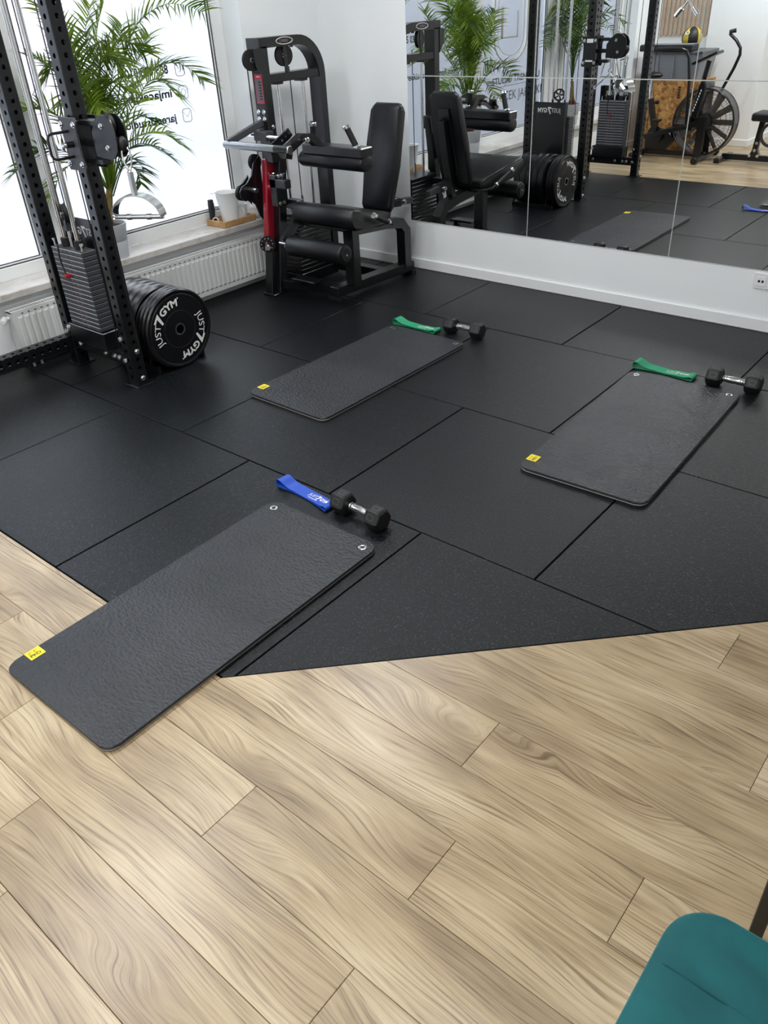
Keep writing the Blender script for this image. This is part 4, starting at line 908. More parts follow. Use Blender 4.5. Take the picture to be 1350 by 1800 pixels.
# ------------------------------------------------------------------ exercise mats
def make_mat():
    Lx, Ly = 0.568, 1.210
    t = thing('exercise_mat', 'x', 'mat', (0, 0, 0), 'folded-out exercise mats on the floor')
    m = MB(); m.prism(rrect(Lx, Ly, 0.040, 6), (0, 0, 0.0006), (1, 0, 0), (0, 1, 0), 0.0064, 0.0015); part('foam_layer', m, 'mat_under', t, 'grey foam underside')
    m = MB(); m.prism(rrect(Lx+0.003, Ly+0.003, 0.041, 6), (0, 0, 0.0070), (1, 0, 0), (0, 1, 0), 0.0110, 0.0030); part('top_layer', m, 'mat', t)
    for sx in (-1, 1):
        m = MB(); m.lathe([(0, 0.0085), (0, 0.0160), (0.0015, 0.0160), (0.0024, 0.0125), (0.0015, 0.0085), (0, 0.0085)], (sx*0.240, Ly/2-0.042, 0.0180), (0, 0, 1), 24); e = part('eyelet', m, 'chrome', t, 'metal hanging eyelet')
        m = MB(); m.cyl((sx*0.240, Ly/2-0.042, 0.0178), (sx*0.240, Ly/2-0.042, 0.0183), 0.0084, seg=20); part('eyelet_hole', m, 'ink', e)
    x0, y0 = -Lx/2-0.002, -Ly/2+0.070
    m = MB(); m.box(x0, x0+0.048, y0, y0+0.052, 0.0179, 0.0186, 0.0003); tg = part('tag', m, 'yellow', t, 'small yellow sewn tag')
    m = MB()
    put_text(m, 'PRO', 0.018, (x0+0.038, y0+0.007, 0.0188), (0, 1, 0), (-1, 0, 0), bold=0.03, width=0.036); part('tag_print', m, 'ink', tg, smooth=0)
    m = MB()
    for i in range(2): m.box(x0+0.008, x0+0.026, y0+0.009+i*0.018, y0+0.013+i*0.018, 0.0186, 0.0188); m.box(x0+0.008, x0+0.012, y0+0.009+i*0.018, y0+0.022+i*0.018, 0.0186, 0.0188); m.box(x0+0.022, x0+0.026, y0+0.009+i*0.018, y0+0.018+i*0.018, 0.0186, 0.0188)
    part('tag_print', m, 'yellow_dark', tg, smooth=0)
    return t
mat0 = make_mat()
mat0['label'] = 'charcoal exercise mat lying half on the oak planks beside the blue band'; mat0.location = (0.157, -0.797, 0.0012); mat0.rotation_euler = (0, 0, math.radians(0.6))
copy_tree(mat0, None, 'charcoal exercise mat in the middle of the rubber floor near the leg machine', (-0.752, 1.082, 0.0012), math.radians(-0.8))
copy_tree(mat0, None, 'charcoal exercise mat farthest right, below the wall socket', (0.812, 1.240, 0.0012), math.radians(1.9))

# ------------------------------------------------------------------ hex dumbbells
def make_db():
    t = thing('hex_dumbbell', 'x', 'dumbbell', (0, 0, 0), 'hexagonal rubber dumbbells')
    R = 0.052; zc = R*math.cos(PI/6)
    for sgn in (-1, 1):
        m = MB(); rot = PI/6
        def hx(r): return [(r*math.cos(rot+i*PI/3), r*math.sin(rot+i*PI/3)+zc) for i in range(6)]
        ringz = []
        for x, r in ((0.058, R*0.80), (0.070, R), (0.120, R), (0.133, R*0.82)):
            ringz.append([m.bm.verts.new((sgn*x, a, b)) for a, b in [(q[1]-zc, q[0]+zc) for q in [(r*math.cos(i*PI/3+PI/6), r*math.sin(i*PI/3+PI/6)+zc) for i in range(6)]]])
        for A, B in zip(ringz, ringz[1:]):
            for i in range(6): m.bm.faces.new((A[i], A[(i+1) % 6], B[(i+1) % 6], B[i]))
        m.bm.faces.new(ringz[0]); m.bm.faces.new(ringz[-1])
        bmesh.ops.bevel(m.bm, geom=list(m.bm.edges), offset=0.003, segments=1, affect='EDGES', profile=0.5)
        h = part('head', m, 'rubber', t, smooth=20)
        m = MB(); c = math.cos(PI/6)*R
        for a in (0, PI/3, -PI/3, PI):
            n = Vector((0, math.sin(a), math.cos(a))); u = Vector((sgn, 0, 0)); v = n.cross(u)
            o = Vector((sgn*0.095, 0, zc))+n*(c+0.0003)
            for q in ((-0.016, -0.013, -0.009, 0.009), (0.013, 0.016, -0.009, 0.009), (-0.016, 0.016, -0.012, -0.009), (-0.016, 0.016, 0.009, 0.012)):
                m.poly([o+u*q[0]+v*q[2], o+u*q[1]+v*q[2], o+u*q[1]+v*q[3], o+u*q[0]+v*q[3]], [(0, 1, 2, 3)])
        part('raised_mark', m, 'graphite', h, smooth=0)['kind'] = 'stuff'
    m = MB(); m.lathe([(-0.060, 0.0135), (-0.045, 0.0135), (-0.025, 0.0155), (0, 0.0172), (0.025, 0.0155), (0.045, 0.0135), (0.060, 0.0135)], (0, 0, zc), (1, 0, 0), 24)
    hd = part('handle', m, 'chrome', t, 'chrome knurled handle')
    m = MB()
    for x in (-0.046, -0.034, 0.034, 0.046): m.ring(0.0145, 0.0022, (x, 0, zc), (1, 0, 0), 20, 6)
    part('handle_ring', m, 'steel', hd)
    return t
db0 = make_db(); db0['label'] = 'black hex dumbbell touching the blue band beside the nearest mat'; db0.location = (0.240, -0.072, 0.001); db0.rotation_euler = (0, 0, math.radians(-3))
copy_tree(db0, None, 'black hex dumbbell next to the green band at the middle mat', (-0.570, 1.825, 0.001), math.radians(1))
copy_tree(db0, None, 'black hex dumbbell farthest right, behind the right hand mat', (1.008, 1.935, 0.001), math.radians(2))

# ------------------------------------------------------------------ loop resistance bands
def band(name, mat, lab, loc, rz, L=0.30, w=0.062, h0=0.032, h1=0.016, sag=0.012):
    t = thing(name, lab, 'resistance band', loc, 'loop resistance bands')
    top = []; n = 28
    def height(s):   # upper layer height along the length
        return 0.005+h0*math.exp(-((s)/0.14)**2)*1.0+h1*math.exp(-((1-s)/0.10)**2)+0.004*math.sin(6*s)**2
    pts = []
    for i in range(n+1):
        s_ = i/n; pts.append((-L/2+L*s_, height(s_)))
    # round the two ends and come back underneath
    e1 = [(L/2+0.010*math.sin(a*PI/6), 0.0012+(pts[-1][1]-0.0012)*(0.5+0.5*math.cos(a*PI/6))) for a in range(1, 6)]
    bot = [(L/2-L*i/n, 0.0012) for i in range(n+1)]
    e0 = [(-L/2-0.012*math.sin(a*PI/6), pts[0][1]-(pts[0][1]-0.0012)*(0.5+0.5*math.cos(a*PI/6))) for a in range(1, 6)]
    loop = pts+e1+bot+e0
    m = MB(); N_ = len(loop); rings = []
    for i in range(N_):
        a, b = loop[i-1], loop[(i+1) % N_]; dx, dz = b[0]-a[0], b[1]-a[1]; l = math.hypot(dx, dz) or 1
        nx, nz = -dz/l*0.0005, dx/l*0.0005; x, z = loop[i]
        s_ = (x+L/2)/L; ys = sag*math.sin(PI*s_)-sag*0.5
        rings.append([m.bm.verts.new(v) for v in ((x+nx, -w/2+ys, z+nz), (x+nx, w/2+ys, z+nz), (x-nx, w/2+ys, z-nz), (x-nx, -w/2+ys, z-nz))])
    for i in range(N_):
        A, B = rings[i], rings[(i+1) % N_]
        for j in range(4): m.bm.faces.new((A[j], A[(j+1) % 4], B[(j+1) % 4], B[j]))
    ORG[t.name] = Vector((0, 0, 0)); b_ = part('loop', m, mat, t)
    m = MB(); runs, Lg = logo_runs(0.020); k = 0.125/Lg
    def on(x, y):
        s_ = (x+L/2)/L; return Vector((x, y+sag*math.sin(PI*s_)-sag*0.5, height(s_)+0.0012))
    x0 = 0.005
    for vs, fs in runs: m.poly([on(x0+a*k, -0.004+b) for a, b in vs], fs)
    m.poly([on(x0+0.01, -0.016), on(x0+0.07, -0.016), on(x0+0.07, -0.013), on(x0+0.01, -0.013)], [(0, 1, 2, 3)])
    part('print', m, 'white', b_, 'white brand print', smooth=0, recalc=False)
    t.rotation_euler = (0, 0, rz); return t
band('resistance_band', 'blue', 'blue loop band lying between the nearest mat and its dumbbell', (-0.065, -0.066, 0.001), math.radians(-5), 0.30, 0.060)
band('resistance_band', 'green', 'green loop band at the top edge of the middle mat', (-0.893, 1.776, 0.001), math.radians(0), 0.31, 0.066)
band('resistance_band', 'green', 'green loop band at the top edge of the right hand mat', (0.648, 1.945, 0.001), math.radians(-1), 0.31, 0.070)

# ------------------------------------------------------------------ potted palms on the sill
def smooth_path(pts, n):
    pts = [Vector(p) for p in pts]; out = []; m_ = len(pts)-1
    for i in range(n+1):
        f = i/n*m_; a = min(int(f), m_-1); t = f-a
        p0, p1, p2, p3 = pts[max(a-1, 0)], pts[a], pts[a+1], pts[min(a+2, m_)]
        out.append(0.5*((2*p1)+(p2-p0)*t+(2*p0-5*p1+4*p2-p3)*t*t+(3*p1-p0-3*p2+p3)*t*t*t))
    return out
def frond_mesh(pts, rnd, nl, ll0, start=0.26, wd0=0.0054):
    ns = len(pts)-1; m = MB(); m.tube(pts, 0.004, 5, rads=[0.0048*(1-0.8*k/ns) for k in range(ns+1)])
    roll_ = rnd.uniform(-0.6, 0.6)
    for k in range(nl):
        s_ = start+(1-start)*k/(nl-1); f = s_*ns; a = min(int(f), ns-1); c = pts[a].lerp(pts[a+1], f-a); d = (pts[a+1]-pts[a]).normalized()
        side = d.cross(Vector((0, 0, 1))); side = side.normalized() if side.length > 0.15 else Vector((0.9, 0.3, 0)); upn = side.cross(d)
        side, upn = side*math.cos(roll_)+upn*math.sin(roll_), upn*math.cos(roll_)-side*math.sin(roll_)
        ll = ll0*(0.45+0.55*math.sin(PI*min(1, 0.18+0.72*(s_-start)/(1-start))))*rnd.uniform(0.8, 1.15)
        for sg in (-1, 1):
            if rnd.random() < 0.06: continue
            dv = (d*rnd.uniform(0.55, 0.9)+side*sg*rnd.uniform(0.6, 0.9)+upn*rnd.uniform(0.15, 0.55)).normalized()
            wv = d.cross(dv); wv = (wv.cross(dv) if wv.length > 0.05 else upn); wv = (wv.normalized()+upn*0.7*rnd.uniform(-1, 1)).normalized(); vs = []
            for j in range(5):
                tt = j/4; wd = wd0*(1 if tt < 0.4 else (1-(tt-0.4)/0.62))*(0.7 if j == 0 else 1)
                cc = c+dv*ll*tt+Vector((0, 0, -0.28*ll*tt*tt))
                if cc.x < -2.692: cc.x = -2.692
                vs += [cc-wv*wd, cc+wv*wd]
            m.poly(vs, [(2*j, 2*j+1, 2*j+3, 2*j+2) for j in range(4)])
    return m
def palm_base(loc, lab, rnd, pr, ph, zs, top):
    bx, by = loc; t = thing('potted_palm', lab, 'plant', (bx, by, zs), 'potted palms on the window sill')
    m = MB(); m.lathe([(0, pr*0.80), (0.10, pr*0.88), (0.103, pr*0.865), (0.106, pr*0.885), (ph, pr), (ph, pr-0.008), (ph-0.02, pr-0.010), (ph-0.02, 0.001)], (bx, by, zs), (0, 0, 1), 40); part('pot', m, 'pot', t)
    m = MB(); m.lathe([(0, pr-0.012), (0.006, pr*0.5), (0.008, 0.001)], (bx, by, zs+ph-0.02), (0, 0, 1), 24); part('soil', m, 'soil', t)
    zb = zs+ph-0.015
    for i in range(6):
        x, y = bx+rnd.uniform(-0.035, 0.035), by+rnd.uniform(-0.035, 0.035)
        e = (top[0]+rnd.uniform(-0.012, 0.012), top[1]+rnd.uniform(-0.02, 0.02), top[2]+rnd.uniform(-0.02, 0.03))
        mid = ((x+e[0])/2, (y+e[1])/2, (zb+e[2])/2)
        m = MB(); m.tube([(x, y, zb), mid, e], 0.012, 8, rads=[0.015, 0.011, 0.007]); st = part('stem', m, 'stem', t)
        m = MB(); m.tube([(x, y, zb), (x*0.7+mid[0]*0.3, y*0.7+mid[1]*0.3, zb*0.6+mid[2]*0.4)], 0.017, 8, rads=[0.0185, 0.0135]); part('stem_sheath', m, 'stem_red', st)
    return t
rnd = random.Random(11)
t = palm_base((-2.565, 0.812), 'tall bushy palm in a pale grey pot behind the rack upright', rnd, 0.105, 0.205, 0.445, (-2.55, 0.87, 0.86))
FRONDS = [[(-2.55, 0.875, 0.834), (-2.537, 0.973, 1.157), (-2.525, 1.105, 1.445), (-2.512, 1.216, 1.64), (-2.5, 1.355, 1.74), (-2.5, 1.543, 1.778), (-2.5, 1.75, 1.728)], [(-2.55, 0.884, 0.849), (-2.528, 0.986, 1.156), (-2.505, 1.146, 1.352), (-2.482, 1.3, 1.452), (-2.46, 1.438, 1.477), (-2.46, 1.559, 1.43), (-2.46, 1.643, 1.359)], [(-2.55, 0.884, 0.849), (-2.559, 1.03, 1.132), (-2.568, 1.195, 1.29), (-2.577, 1.319, 1.385), (-2.58, 1.419, 1.379), (-2.58, 1.515, 1.28)], [(-2.55, 0.879, 0.834), (-2.524, 0.996, 1.054), (-2.498, 1.14, 1.117), (-2.48, 1.276, 1.109), (-2.48, 1.386, 1.031)], [(-2.55, 0.879, 0.834), (-2.55, 0.992, 1.001), (-2.55, 1.121, 1.059), (-2.55, 1.243, 1.032), (-2.55, 1.345, 0.959)], [(-2.55, 0.878, 0.801), (-2.495, 0.95, 0.957), (-2.44, 1.005, 1.0), (-2.44, 1.06, 0.939)], [(-2.55, 0.868, 0.836), (-2.55, 0.932, 1.193), (-2.55, 0.969, 1.457), (-2.55, 1.006, 1.653), (-2.55, 1.093, 1.8)], [(-2.55, 0.871, 0.835), (-2.512, 0.927, 1.195), (-2.475, 0.991, 1.427), (-2.45, 1.051, 1.565), (-2.45, 1.115, 1.687)], [(-2.55, 0.86, 0.837), (-2.531, 0.81, 1.149), (-2.512, 0.749, 1.364), (-2.5, 0.645, 1.514), (-2.5, 0.525, 1.583)], [(-2.55, 0.86, 0.837), (-2.561, 0.774, 1.091), (-2.572, 0.68, 1.254), (-2.58, 0.565, 1.331), (-2.58, 0.426, 1.325)], [(-2.55, 0.856, 0.838), (-2.516, 0.691, 1.038), (-2.482, 0.548, 1.123), (-2.46, 0.397, 1.129), (-2.46, 0.251, 1.045)], [(-2.55, 0.86, 0.837), (-2.55, 0.848, 1.173), (-2.55, 0.841, 1.469), (-2.55, 0.785, 1.666), (-2.55, 0.702, 1.797)], [(-2.55, 0.865, 0.826), (-2.494, 0.853, 1.114), (-2.438, 0.802, 1.331), (-2.4, 0.741, 1.452), (-2.4, 0.681, 1.512)], [(-2.55, 0.873, 0.825), (-2.501, 0.936, 1.039), (-2.452, 1.007, 1.172), (-2.42, 1.096, 1.223), (-2.42, 1.179, 1.191)], [(-2.55, 0.868, 0.836), (-2.576, 0.897, 1.134), (-2.602, 0.884, 1.377), (-2.62, 0.841, 1.567), (-2.62, 0.748, 1.67)], [(-2.55, 0.875, 0.834), (-2.576, 0.982, 1.122), (-2.602, 1.169, 1.378), (-2.62, 1.321, 1.531), (-2.62, 1.414, 1.629)], [(-2.55, 0.865, 0.813), (-2.486, 0.844, 0.991), (-2.422, 0.797, 1.111), (-2.38, 0.722, 1.183), (-2.38, 0.647, 1.179)], [(-2.55, 0.868, 0.836), (-2.565, 0.943, 1.097), (-2.58, 0.973, 1.308), (-2.595, 0.95, 1.487), (-2.6, 0.965, 1.656), (-2.6, 1.034, 1.79)], [(-2.55, 0.869, 0.812), (-2.494, 0.913, 0.931), (-2.438, 0.944, 0.978), (-2.4, 0.982, 0.942), (-2.4, 0.996, 0.868)], [(-2.55, 0.857, 0.828), (-2.539, 0.771, 0.999), (-2.528, 0.659, 1.033), (-2.52, 0.544, 0.976), (-2.52, 0.46, 0.883)]]
for i in range(12):      # denser heart of the crown
    az = i*2.4+0.4; H = rnd.uniform(0.35, 0.75); R_ = rnd.uniform(0.10, 0.26); dy = math.sin(az)*R_; dx = math.cos(az)*R_*(0.7 if math.cos(az) > 0 else 0.25)
    p0 = Vector((-2.55, 0.87, 0.85)); FRONDS.append([p0, p0+Vector((dx*0.2, dy*0.25, H*0.5)), p0+Vector((dx*0.6, dy*0.65, H*0.9)), p0+Vector((dx*1.1, dy*1.1, H*1.02)), p0+Vector((dx*1.5, dy*1.5, H*0.93))])
for i, pts in enumerate(FRONDS):
    q = smooth_path(pts, 18); L = sum((q[j+1]-q[j]).length for j in range(18))
    m = frond_mesh(q, rnd, max(18, int(L*36)), 0.10+0.11*min(1, L/0.9)); part('frond', m, 'leaf' if i not in (4, 5, 10, 14, 18) else 'leaf2', t, smooth=60, recalc=False)
rnd = random.Random(5); bx, by = -2.565, -1.12
t = palm_base((bx, by), 'smaller darker palm in a pale pot, second along the sill', rnd, 0.105, 0.21, 0.445, (bx, by, 0.86))
for i in range(20):
    az = i*2.399; dy = math.sin(az); dx = math.cos(az)*(0.35 if math.cos(az) > 0 else 0.12); q_ = (i+0.5)/20; H = 0.95-0.45*q_; R_ = 0.16+0.34*q_
    hz = Vector((dx, dy, 0)).normalized()*R_; p0 = Vector((bx, by, 0.85))
    q = smooth_path([p0, p0+hz*0.12+Vector((0, 0, H*0.45)), p0+hz*0.45+Vector((0, 0, H*0.85)), p0+hz*0.85+Vector((0, 0, H*0.98)), p0+hz*1.25+Vector((0, 0, H*0.88-0.06*q_))], 14)
    for v_ in q: v_.x = max(v_.x, -2.68)
    part('frond', frond_mesh(q, rnd, 26, 0.16), 'leaf2' if i % 3 else 'leaf', t, smooth=60, recalc=False)

# ------------------------------------------------------------------ things on the sill beside the leg machine
SZ = 0.446
t = thing('wooden_tray', 'small light wooden tray on the marble window sill', 'tray', (-2.575, 1.79, SZ))
m = MB(); m.box(-2.665, -2.485, 1.660, 1.935, SZ, SZ+0.008, 0.001); part('tray_base', m, 'tray', t)
for q in ((-2.675, -2.665, 1.65, 1.945), (-2.485, -2.475, 1.65, 1.945), (-2.665, -2.485, 1.65, 1.66), (-2.665, -2.485, 1.935, 1.945)):
    m = MB(); m.box(q[0], q[1], q[2], q[3], SZ, SZ+0.042, 0.003); part('tray_side', m, 'tray', t)
t = thing('white_jug', 'tall white tapered jug standing in the wooden tray', 'jug', (-2.545, 1.765, SZ+0.008))
m = MB(); m.lathe([(0, 0.054), (0.10, 0.066), (0.205, 0.082), (0.210, 0.084), (0.205, 0.078), (0.10, 0.062), (0.006, 0.050), (0.006, 0.001)], (-2.545, 1.765, SZ+0.008), (0, 0, 1), 36); part('jug_body', m, 'ceramic', t)
m = MB(); m.prism([(-0.03, 0), (0.03, 0), (0.0, 0.030)], (-2.600, 1.700, SZ+0.216), (0.7, -0.7, 0), (-0.7, -0.7, 0), 0.004); part('spout', m, 'ceramic', t)
t = thing('white_mug', 'white mug standing beside the tall jug in the tray', 'mug', (-2.555, 1.885, SZ+0.008))
m = MB(); m.lathe([(0, 0.032), (0.10, 0.040), (0.104, 0.041), (0.10, 0.037), (0.006, 0.030), (0.006, 0.001)], (-2.555, 1.888, SZ+0.008), (0, 0, 1), 28); part('mug_body', m, 'ceramic', t)
m = MB(); m.tube([(-2.520, 1.868, SZ+0.085), (-2.498, 1.858, SZ+0.085), (-2.490, 1.854, SZ+0.06), (-2.500, 1.86, SZ+0.035), (-2.524, 1.870, SZ+0.032)], 0.005, 8); part('mug_handle', m, 'ceramic', t)
t = thing('black_tube', 'black upright tube with cap standing in the tray', 'bottle', (-2.635, 1.690, SZ+0.008))
m = MB(); m.box(-2.655, -2.622, 1.668, 1.704, SZ+0.008, SZ+0.150, 0.004); part('tube_body', m, 'ink', t)
m = MB(); m.box(-2.653, -2.624, 1.670, 1.702, SZ+0.150, SZ+0.170, 0.003); part('cap', m, 'gasket', t)
t = thing('scissors', 'white handled scissors leaning in the tray', 'scissors', (-2.60, 1.682, SZ+0.008))
m = MB(); m.ring(0.020, 0.0045, (-2.60, 1.676, SZ+0.035), (0.6, -0.8, 0.1), 22, 6); part('finger_loop', m, 'ceramic', t)
m = MB(); m.beam((-2.605, 1.680, SZ+0.050), (-2.630, 1.715, SZ+0.125), 0.010, 0.003, (0, 1, 0), 0.0005); part('blade', m, 'steel', t)
m = MB(); rr = random.Random(3)
m.sphere((-2.52, 2.0, SZ+0.055), 0.055, (0.85, 0.85, 1.0), 16, 10)
for v in m.bm.verts: v.co += Vector((rr.uniform(-1, 1), rr.uniform(-1, 1), rr.uniform(-0.4, 0.6)))*0.008
for v in m.bm.verts: v.co.z = max(v.co.z, SZ)
single('crumpled_tissue', m, 'tissue', 'crumpled white tissue at the end of the window sill', 'tissue', (-2.52, 2.0, SZ), smooth=20)

# ------------------------------------------------------------------ teal chair at the camera's feet
cx, cy = 2.155, -1.342
t = thing('velvet_chair', 'teal velvet chair with black metal legs at the lower right corner', 'chair', (cx, cy, 0))
zt = 0.478; Wd, Dp = 0.47, 0.46
m = MB(); NX, NY = 26, 26; grid = []
def sq(u, v, z0):   # rounded square with domed top
    return None
prs = [(0.90, -0.060, 0.0), (0.985, -0.050, 0), (1.0, -0.030, 0), (0.985, -0.012, 0), (0.95, -0.003, 0), (0.88, 0.002, 0), (0.75, 0.004, 0), (0.55, 0.005, 0), (0.30, 0.005, 0), (0.02, 0.005, 0)]
rings = []
for k_, dz, _ in prs:
    rings.append([m.bm.verts.new((cx+a*k_, cy+b*k_, zt+dz-(0.004 if abs(abs(b*k_)-0.085) < 0.012 and dz > 0 else 0))) for a, b in rrect(Wd, Dp, 0.085, 8)])
for A, B in zip(rings, rings[1:]):
    for i in range(len(A)): m.bm.faces.new((A[i], A[(i+1) % len(A)], B[(i+1) % len(A)], B[i]))
m.bm.faces.new(rings[-1]); m.bm.faces.new(rings[0][::-1])
seat = part('seat', m, 'teal', t, smooth=60)
m = MB()
for d in (-0.085, 0.085):
    m.tube([(cx-Wd/2+0.012+0.0, cy+d, zt-0.006)]+[(cx-Wd/2+0.03+(Wd-0.06)*i/12, cy+d, zt+0.0042) for i in range(13)]+[(cx+Wd/2-0.012, cy+d, zt-0.006)], 0.0016, 5)
part('seam', m, 'teal', seat)
m = MB(); m.box(cx-0.19, cx+0.19, cy-0.18, cy+0.18, zt-0.078, zt-0.055, 0.004); part('seat_frame', m, 'black', t)
for sx_ in (-1, 1):
    for sy_ in (-1, 1):
        m = MB(); m.cyl((cx+sx_*0.165, cy+sy_*0.165, zt-0.06), (cx+sx_*0.215, cy+sy_*0.235, 0.001), 0.0135, 0.0100, seg=14); lg = part('leg', m, 'black', t)
        m = MB(); m.cyl((cx+sx_*0.2148, cy+sy_*0.2347, 0.0005), (cx+sx_*0.213, cy+sy_*0.2322, 0.015), 0.0125, seg=14); part('foot_cap', m, 'rubber', lg)
m = MB(); n_ = 12; vs = []
bk = []
for i in range(n_+1):
    a = math.radians(-38+76*i/n_); bk.append((cx+0.225+0.05*math.cos(a)-0.03, cy+0.30*math.sin(a)))
m.poly([(x+(0.045 if h_ else 0)+o_, y, zt-0.01+(0.36 if h_ else 0)) for o_ in (0, 0.045) for h_ in (0, 1) for x, y in bk],
       [(i, i+1, n_+1+i+1, n_+1+i) for i in range(n_)]+[(2*(n_+1)+i, 2*(n_+1)+i+1, 3*(n_+1)+i+1, 3*(n_+1)+i) for i in range(n_)]+
       [(n_+1+i, n_+1+i+1, 3*(n_+1)+i+1, 3*(n_+1)+i) for i in range(n_)]+[(i, i+1, 2*(n_+1)+i+1, 2*(n_+1)+i) for i in range(n_)]+
       [(0, n_+1, 3*(n_+1), 2*(n_+1)), (n_, 2*n_+1, 4*n_+3, 3*n_+2)])
part('backrest', m, 'teal', t)

t = thing('side_table', 'black metal side table leg behind the teal chair', 'table', (2.31, -0.65, 0))
for lx, ly in ((2.034, -0.945), (2.034, -0.36), (2.58, -0.945), (2.58, -0.36)):
    m = MB(); m.box(lx-0.0125, lx+0.0125, ly-0.0125, ly+0.0125, 0.0, 0.715, 0.002); part('leg', m, 'black', t)
m = MB(); m.box(2.0, 2.62, -0.98, -0.32, 0.715, 0.740, 0.003); part('table_top', m, 'black', t)

# ------------------------------------------------------------------ seen in the mirror: the back of the room
# plyometric box, storage bin, board, ball
t = thing('jump_box', 'orange brown chipboard jump box behind the air bike', 'jump box', (-2.01, -2.71, 0))
for q in ((-2.345, -1.675, -2.475, -2.455, 0.0, 0.755), (-2.345, -1.675, -2.965, -2.945, 0.0, 0.755), (-2.345, -2.325, -2.945, -2.475, 0.0, 0.755), (-1.695, -1.675, -2.945, -2.475, 0.0, 0.755), (-2.325, -1.695, -2.945, -2.475, 0.735, 0.755)):
    m = MB(); m.box(*q, 0.001); part('panel', m, 'osb', t)
m = MB()
for i in range(5): m.box(-1.910, -1.880, -2.4552, -2.4540, 0.578+i*0.026, 0.597+i*0.026)
part('stencil_print', m, 'ink', t, smooth=0)
t = thing('storage_bin', 'grey plastic storage bin on top of the jump box', 'storage box', (-2.01, -2.71, 0.755))
m = MB()
for zz, gx in ((0.756, 0.020), (1.02, 0.0)): pass
o4 = [(-2.33, -2.47), (-1.70, -2.47), (-1.70, -2.94), (-2.33, -2.94)]; i4 = [(-2.30, -2.50), (-1.73, -2.50), (-1.73, -2.91), (-2.30, -2.91)]
m.poly([(a, b, 0.756) for a, b in i4]+[(a, b, 1.02) for a, b in o4], [(0, 1, 2, 3), (0, 1, 5, 4), (1, 2, 6, 5), (2, 3, 7, 6), (3, 0, 4, 7), (4, 5, 6, 7)])
for xx in (-2.2, -2.015, -1.83): m.box(xx-0.008, xx+0.008, -2.49, -2.465, 0.78, 1.01)
part('bin_body', m, 'bin', t, smooth=0)
m = MB(); m.box(-2.345, -1.685, -2.955, -2.455, 1.021, 1.050, 0.006); part('lid', m, 'bin_lid', t)
m = MB(); m.box(-1.712, -1.684, -2.53, -2.455, 0.985, 1.049, 0.004); m.box(-2.34, -2.31, -2.53, -2.455, 0.985, 1.049, 0.004); part('clip', m, 'bin_lid', t)
t = thing('step_board', 'black step board lying on the storage bin', 'step board', (-2.12, -2.52, 1.05))
m = MB(); m.box(-2.42, -1.80, -2.62, -2.42, 1.051, 1.115, 0.010); part('board', m, 'rubber', t)
m = MB(); m.box(-2.41, -1.81, -2.61, -2.43, 1.115, 1.121, 0.002); part('top_surface', m, 'bin', t)
c = Vector((-1.945, -2.745, 1.051+0.112)); t = thing('medicine_ball', 'black and yellow medicine ball behind the step board', 'ball', (c.x, c.y, 1.051))
m = MB(); m.sphere(c, 0.112, u=28, v=18); part('ball_shell', m, 'ball_black', t)
m = MB()
for a0 in (0.25, 1.9, 3.5, 5.0):
    vs = []; rows = 9
    for i in range(rows):
        th = 0.25+2.6*i/(rows-1); w_ = 0.30*math.sin(th)+0.04
        for sgn in (-1, 0, 1):
            ph = a0+sgn*w_; vs.append(c+Vector((math.sin(th)*math.cos(ph), math.sin(th)*math.sin(ph), math.cos(th)))*0.1145)
    m.poly(vs, [(3*i+j, 3*i+j+1, 3*i+j+4, 3*i+j+3) for i in range(rows-1) for j in range(2)])
part('yellow_panel', m, 'ball_yellow', t, recalc=False)
m = MB(); m.ring(0.020, 0.005, c+Vector((-0.02, 0.100, 0.055)), (-0.1, 0.85, 0.5), 18, 6); part('ball_mark', m, 'white', t)
# slatted wall panel
t = thing('slat_panel', 'vertical oak slats fixed to the white wall above the jump box', 'wall panel', (-2.22, YF, 1.15))
sm_ = MB(); q = [(-0.018, 0.018), (-0.018, 1.10), (0.018, 1.10), (0.018, 0.018), (0.012, 0.006), (0, 0.0), (-0.012, 0.006)]
sm_.prism(q[::-1], (0, 0, 0), (1, 0, 0), (0, 0, 1), -0.022, 0.002); sme2 = mesh_of(sm_, 'slat', 'slat', Vector((0, 0, 0)), 30)
for i in range(11):
    o = link('slat', sme2, t); o.location = Vector((-2.495+i*0.0535, YF+0.001, 1.155))-ORG[t.name]
# air bike
BY = -2.2
bike = thing('air_bike', 'black air bike with big fan wheel and moving handles', 'exercise bike', (-1.65, BY, 0))
def B_(n, mb, mat, lab=None, parent=bike, smooth=35): return part(n, mb, mat, parent, lab, smooth)
hub = Vector((-1.450, BY, 0.385)); RW = 0.335
m = MB()
for yy in (-0.075, 0.075): m.ring(RW, 0.011, hub+Vector((0, yy, 0)), (0, 1, 0), 56, 8)
m.annulus(RW-0.008, RW+0.006, 0.15, hub-Vector((0, 0.075, 0)), (0, 1, 0), 56)
B_('fan_rim', m, 'black')
m = MB()
for yy in (-0.078, 0.078):
    for r in (0.14, 0.20, 0.26, 0.30): m.ring(r, 0.0016, hub+Vector((0, yy, 0)), (0, 1, 0), 40, 4)
    for i in range(64):
        a = 2*PI*i/64; m.tube([hub+Vector((0.10*math.cos(a), yy, 0.10*math.sin(a))), hub+Vector((RW*math.cos(a), yy, RW*math.sin(a)))], 0.0014, 4)
B_('wire_cage', m, 'black')
for i in range(12):
    a = 2*PI*i/12; m = MB(); d = Vector((math.cos(a), 0, math.sin(a))); n = Vector((-math.sin(a), 0.9, math.cos(a))).normalized()
    m.beam(hub+d*0.09, hub+d*0.305, 0.085, 0.002, d.cross(n), 0); B_('fan_blade', m, 'fan', smooth=0)
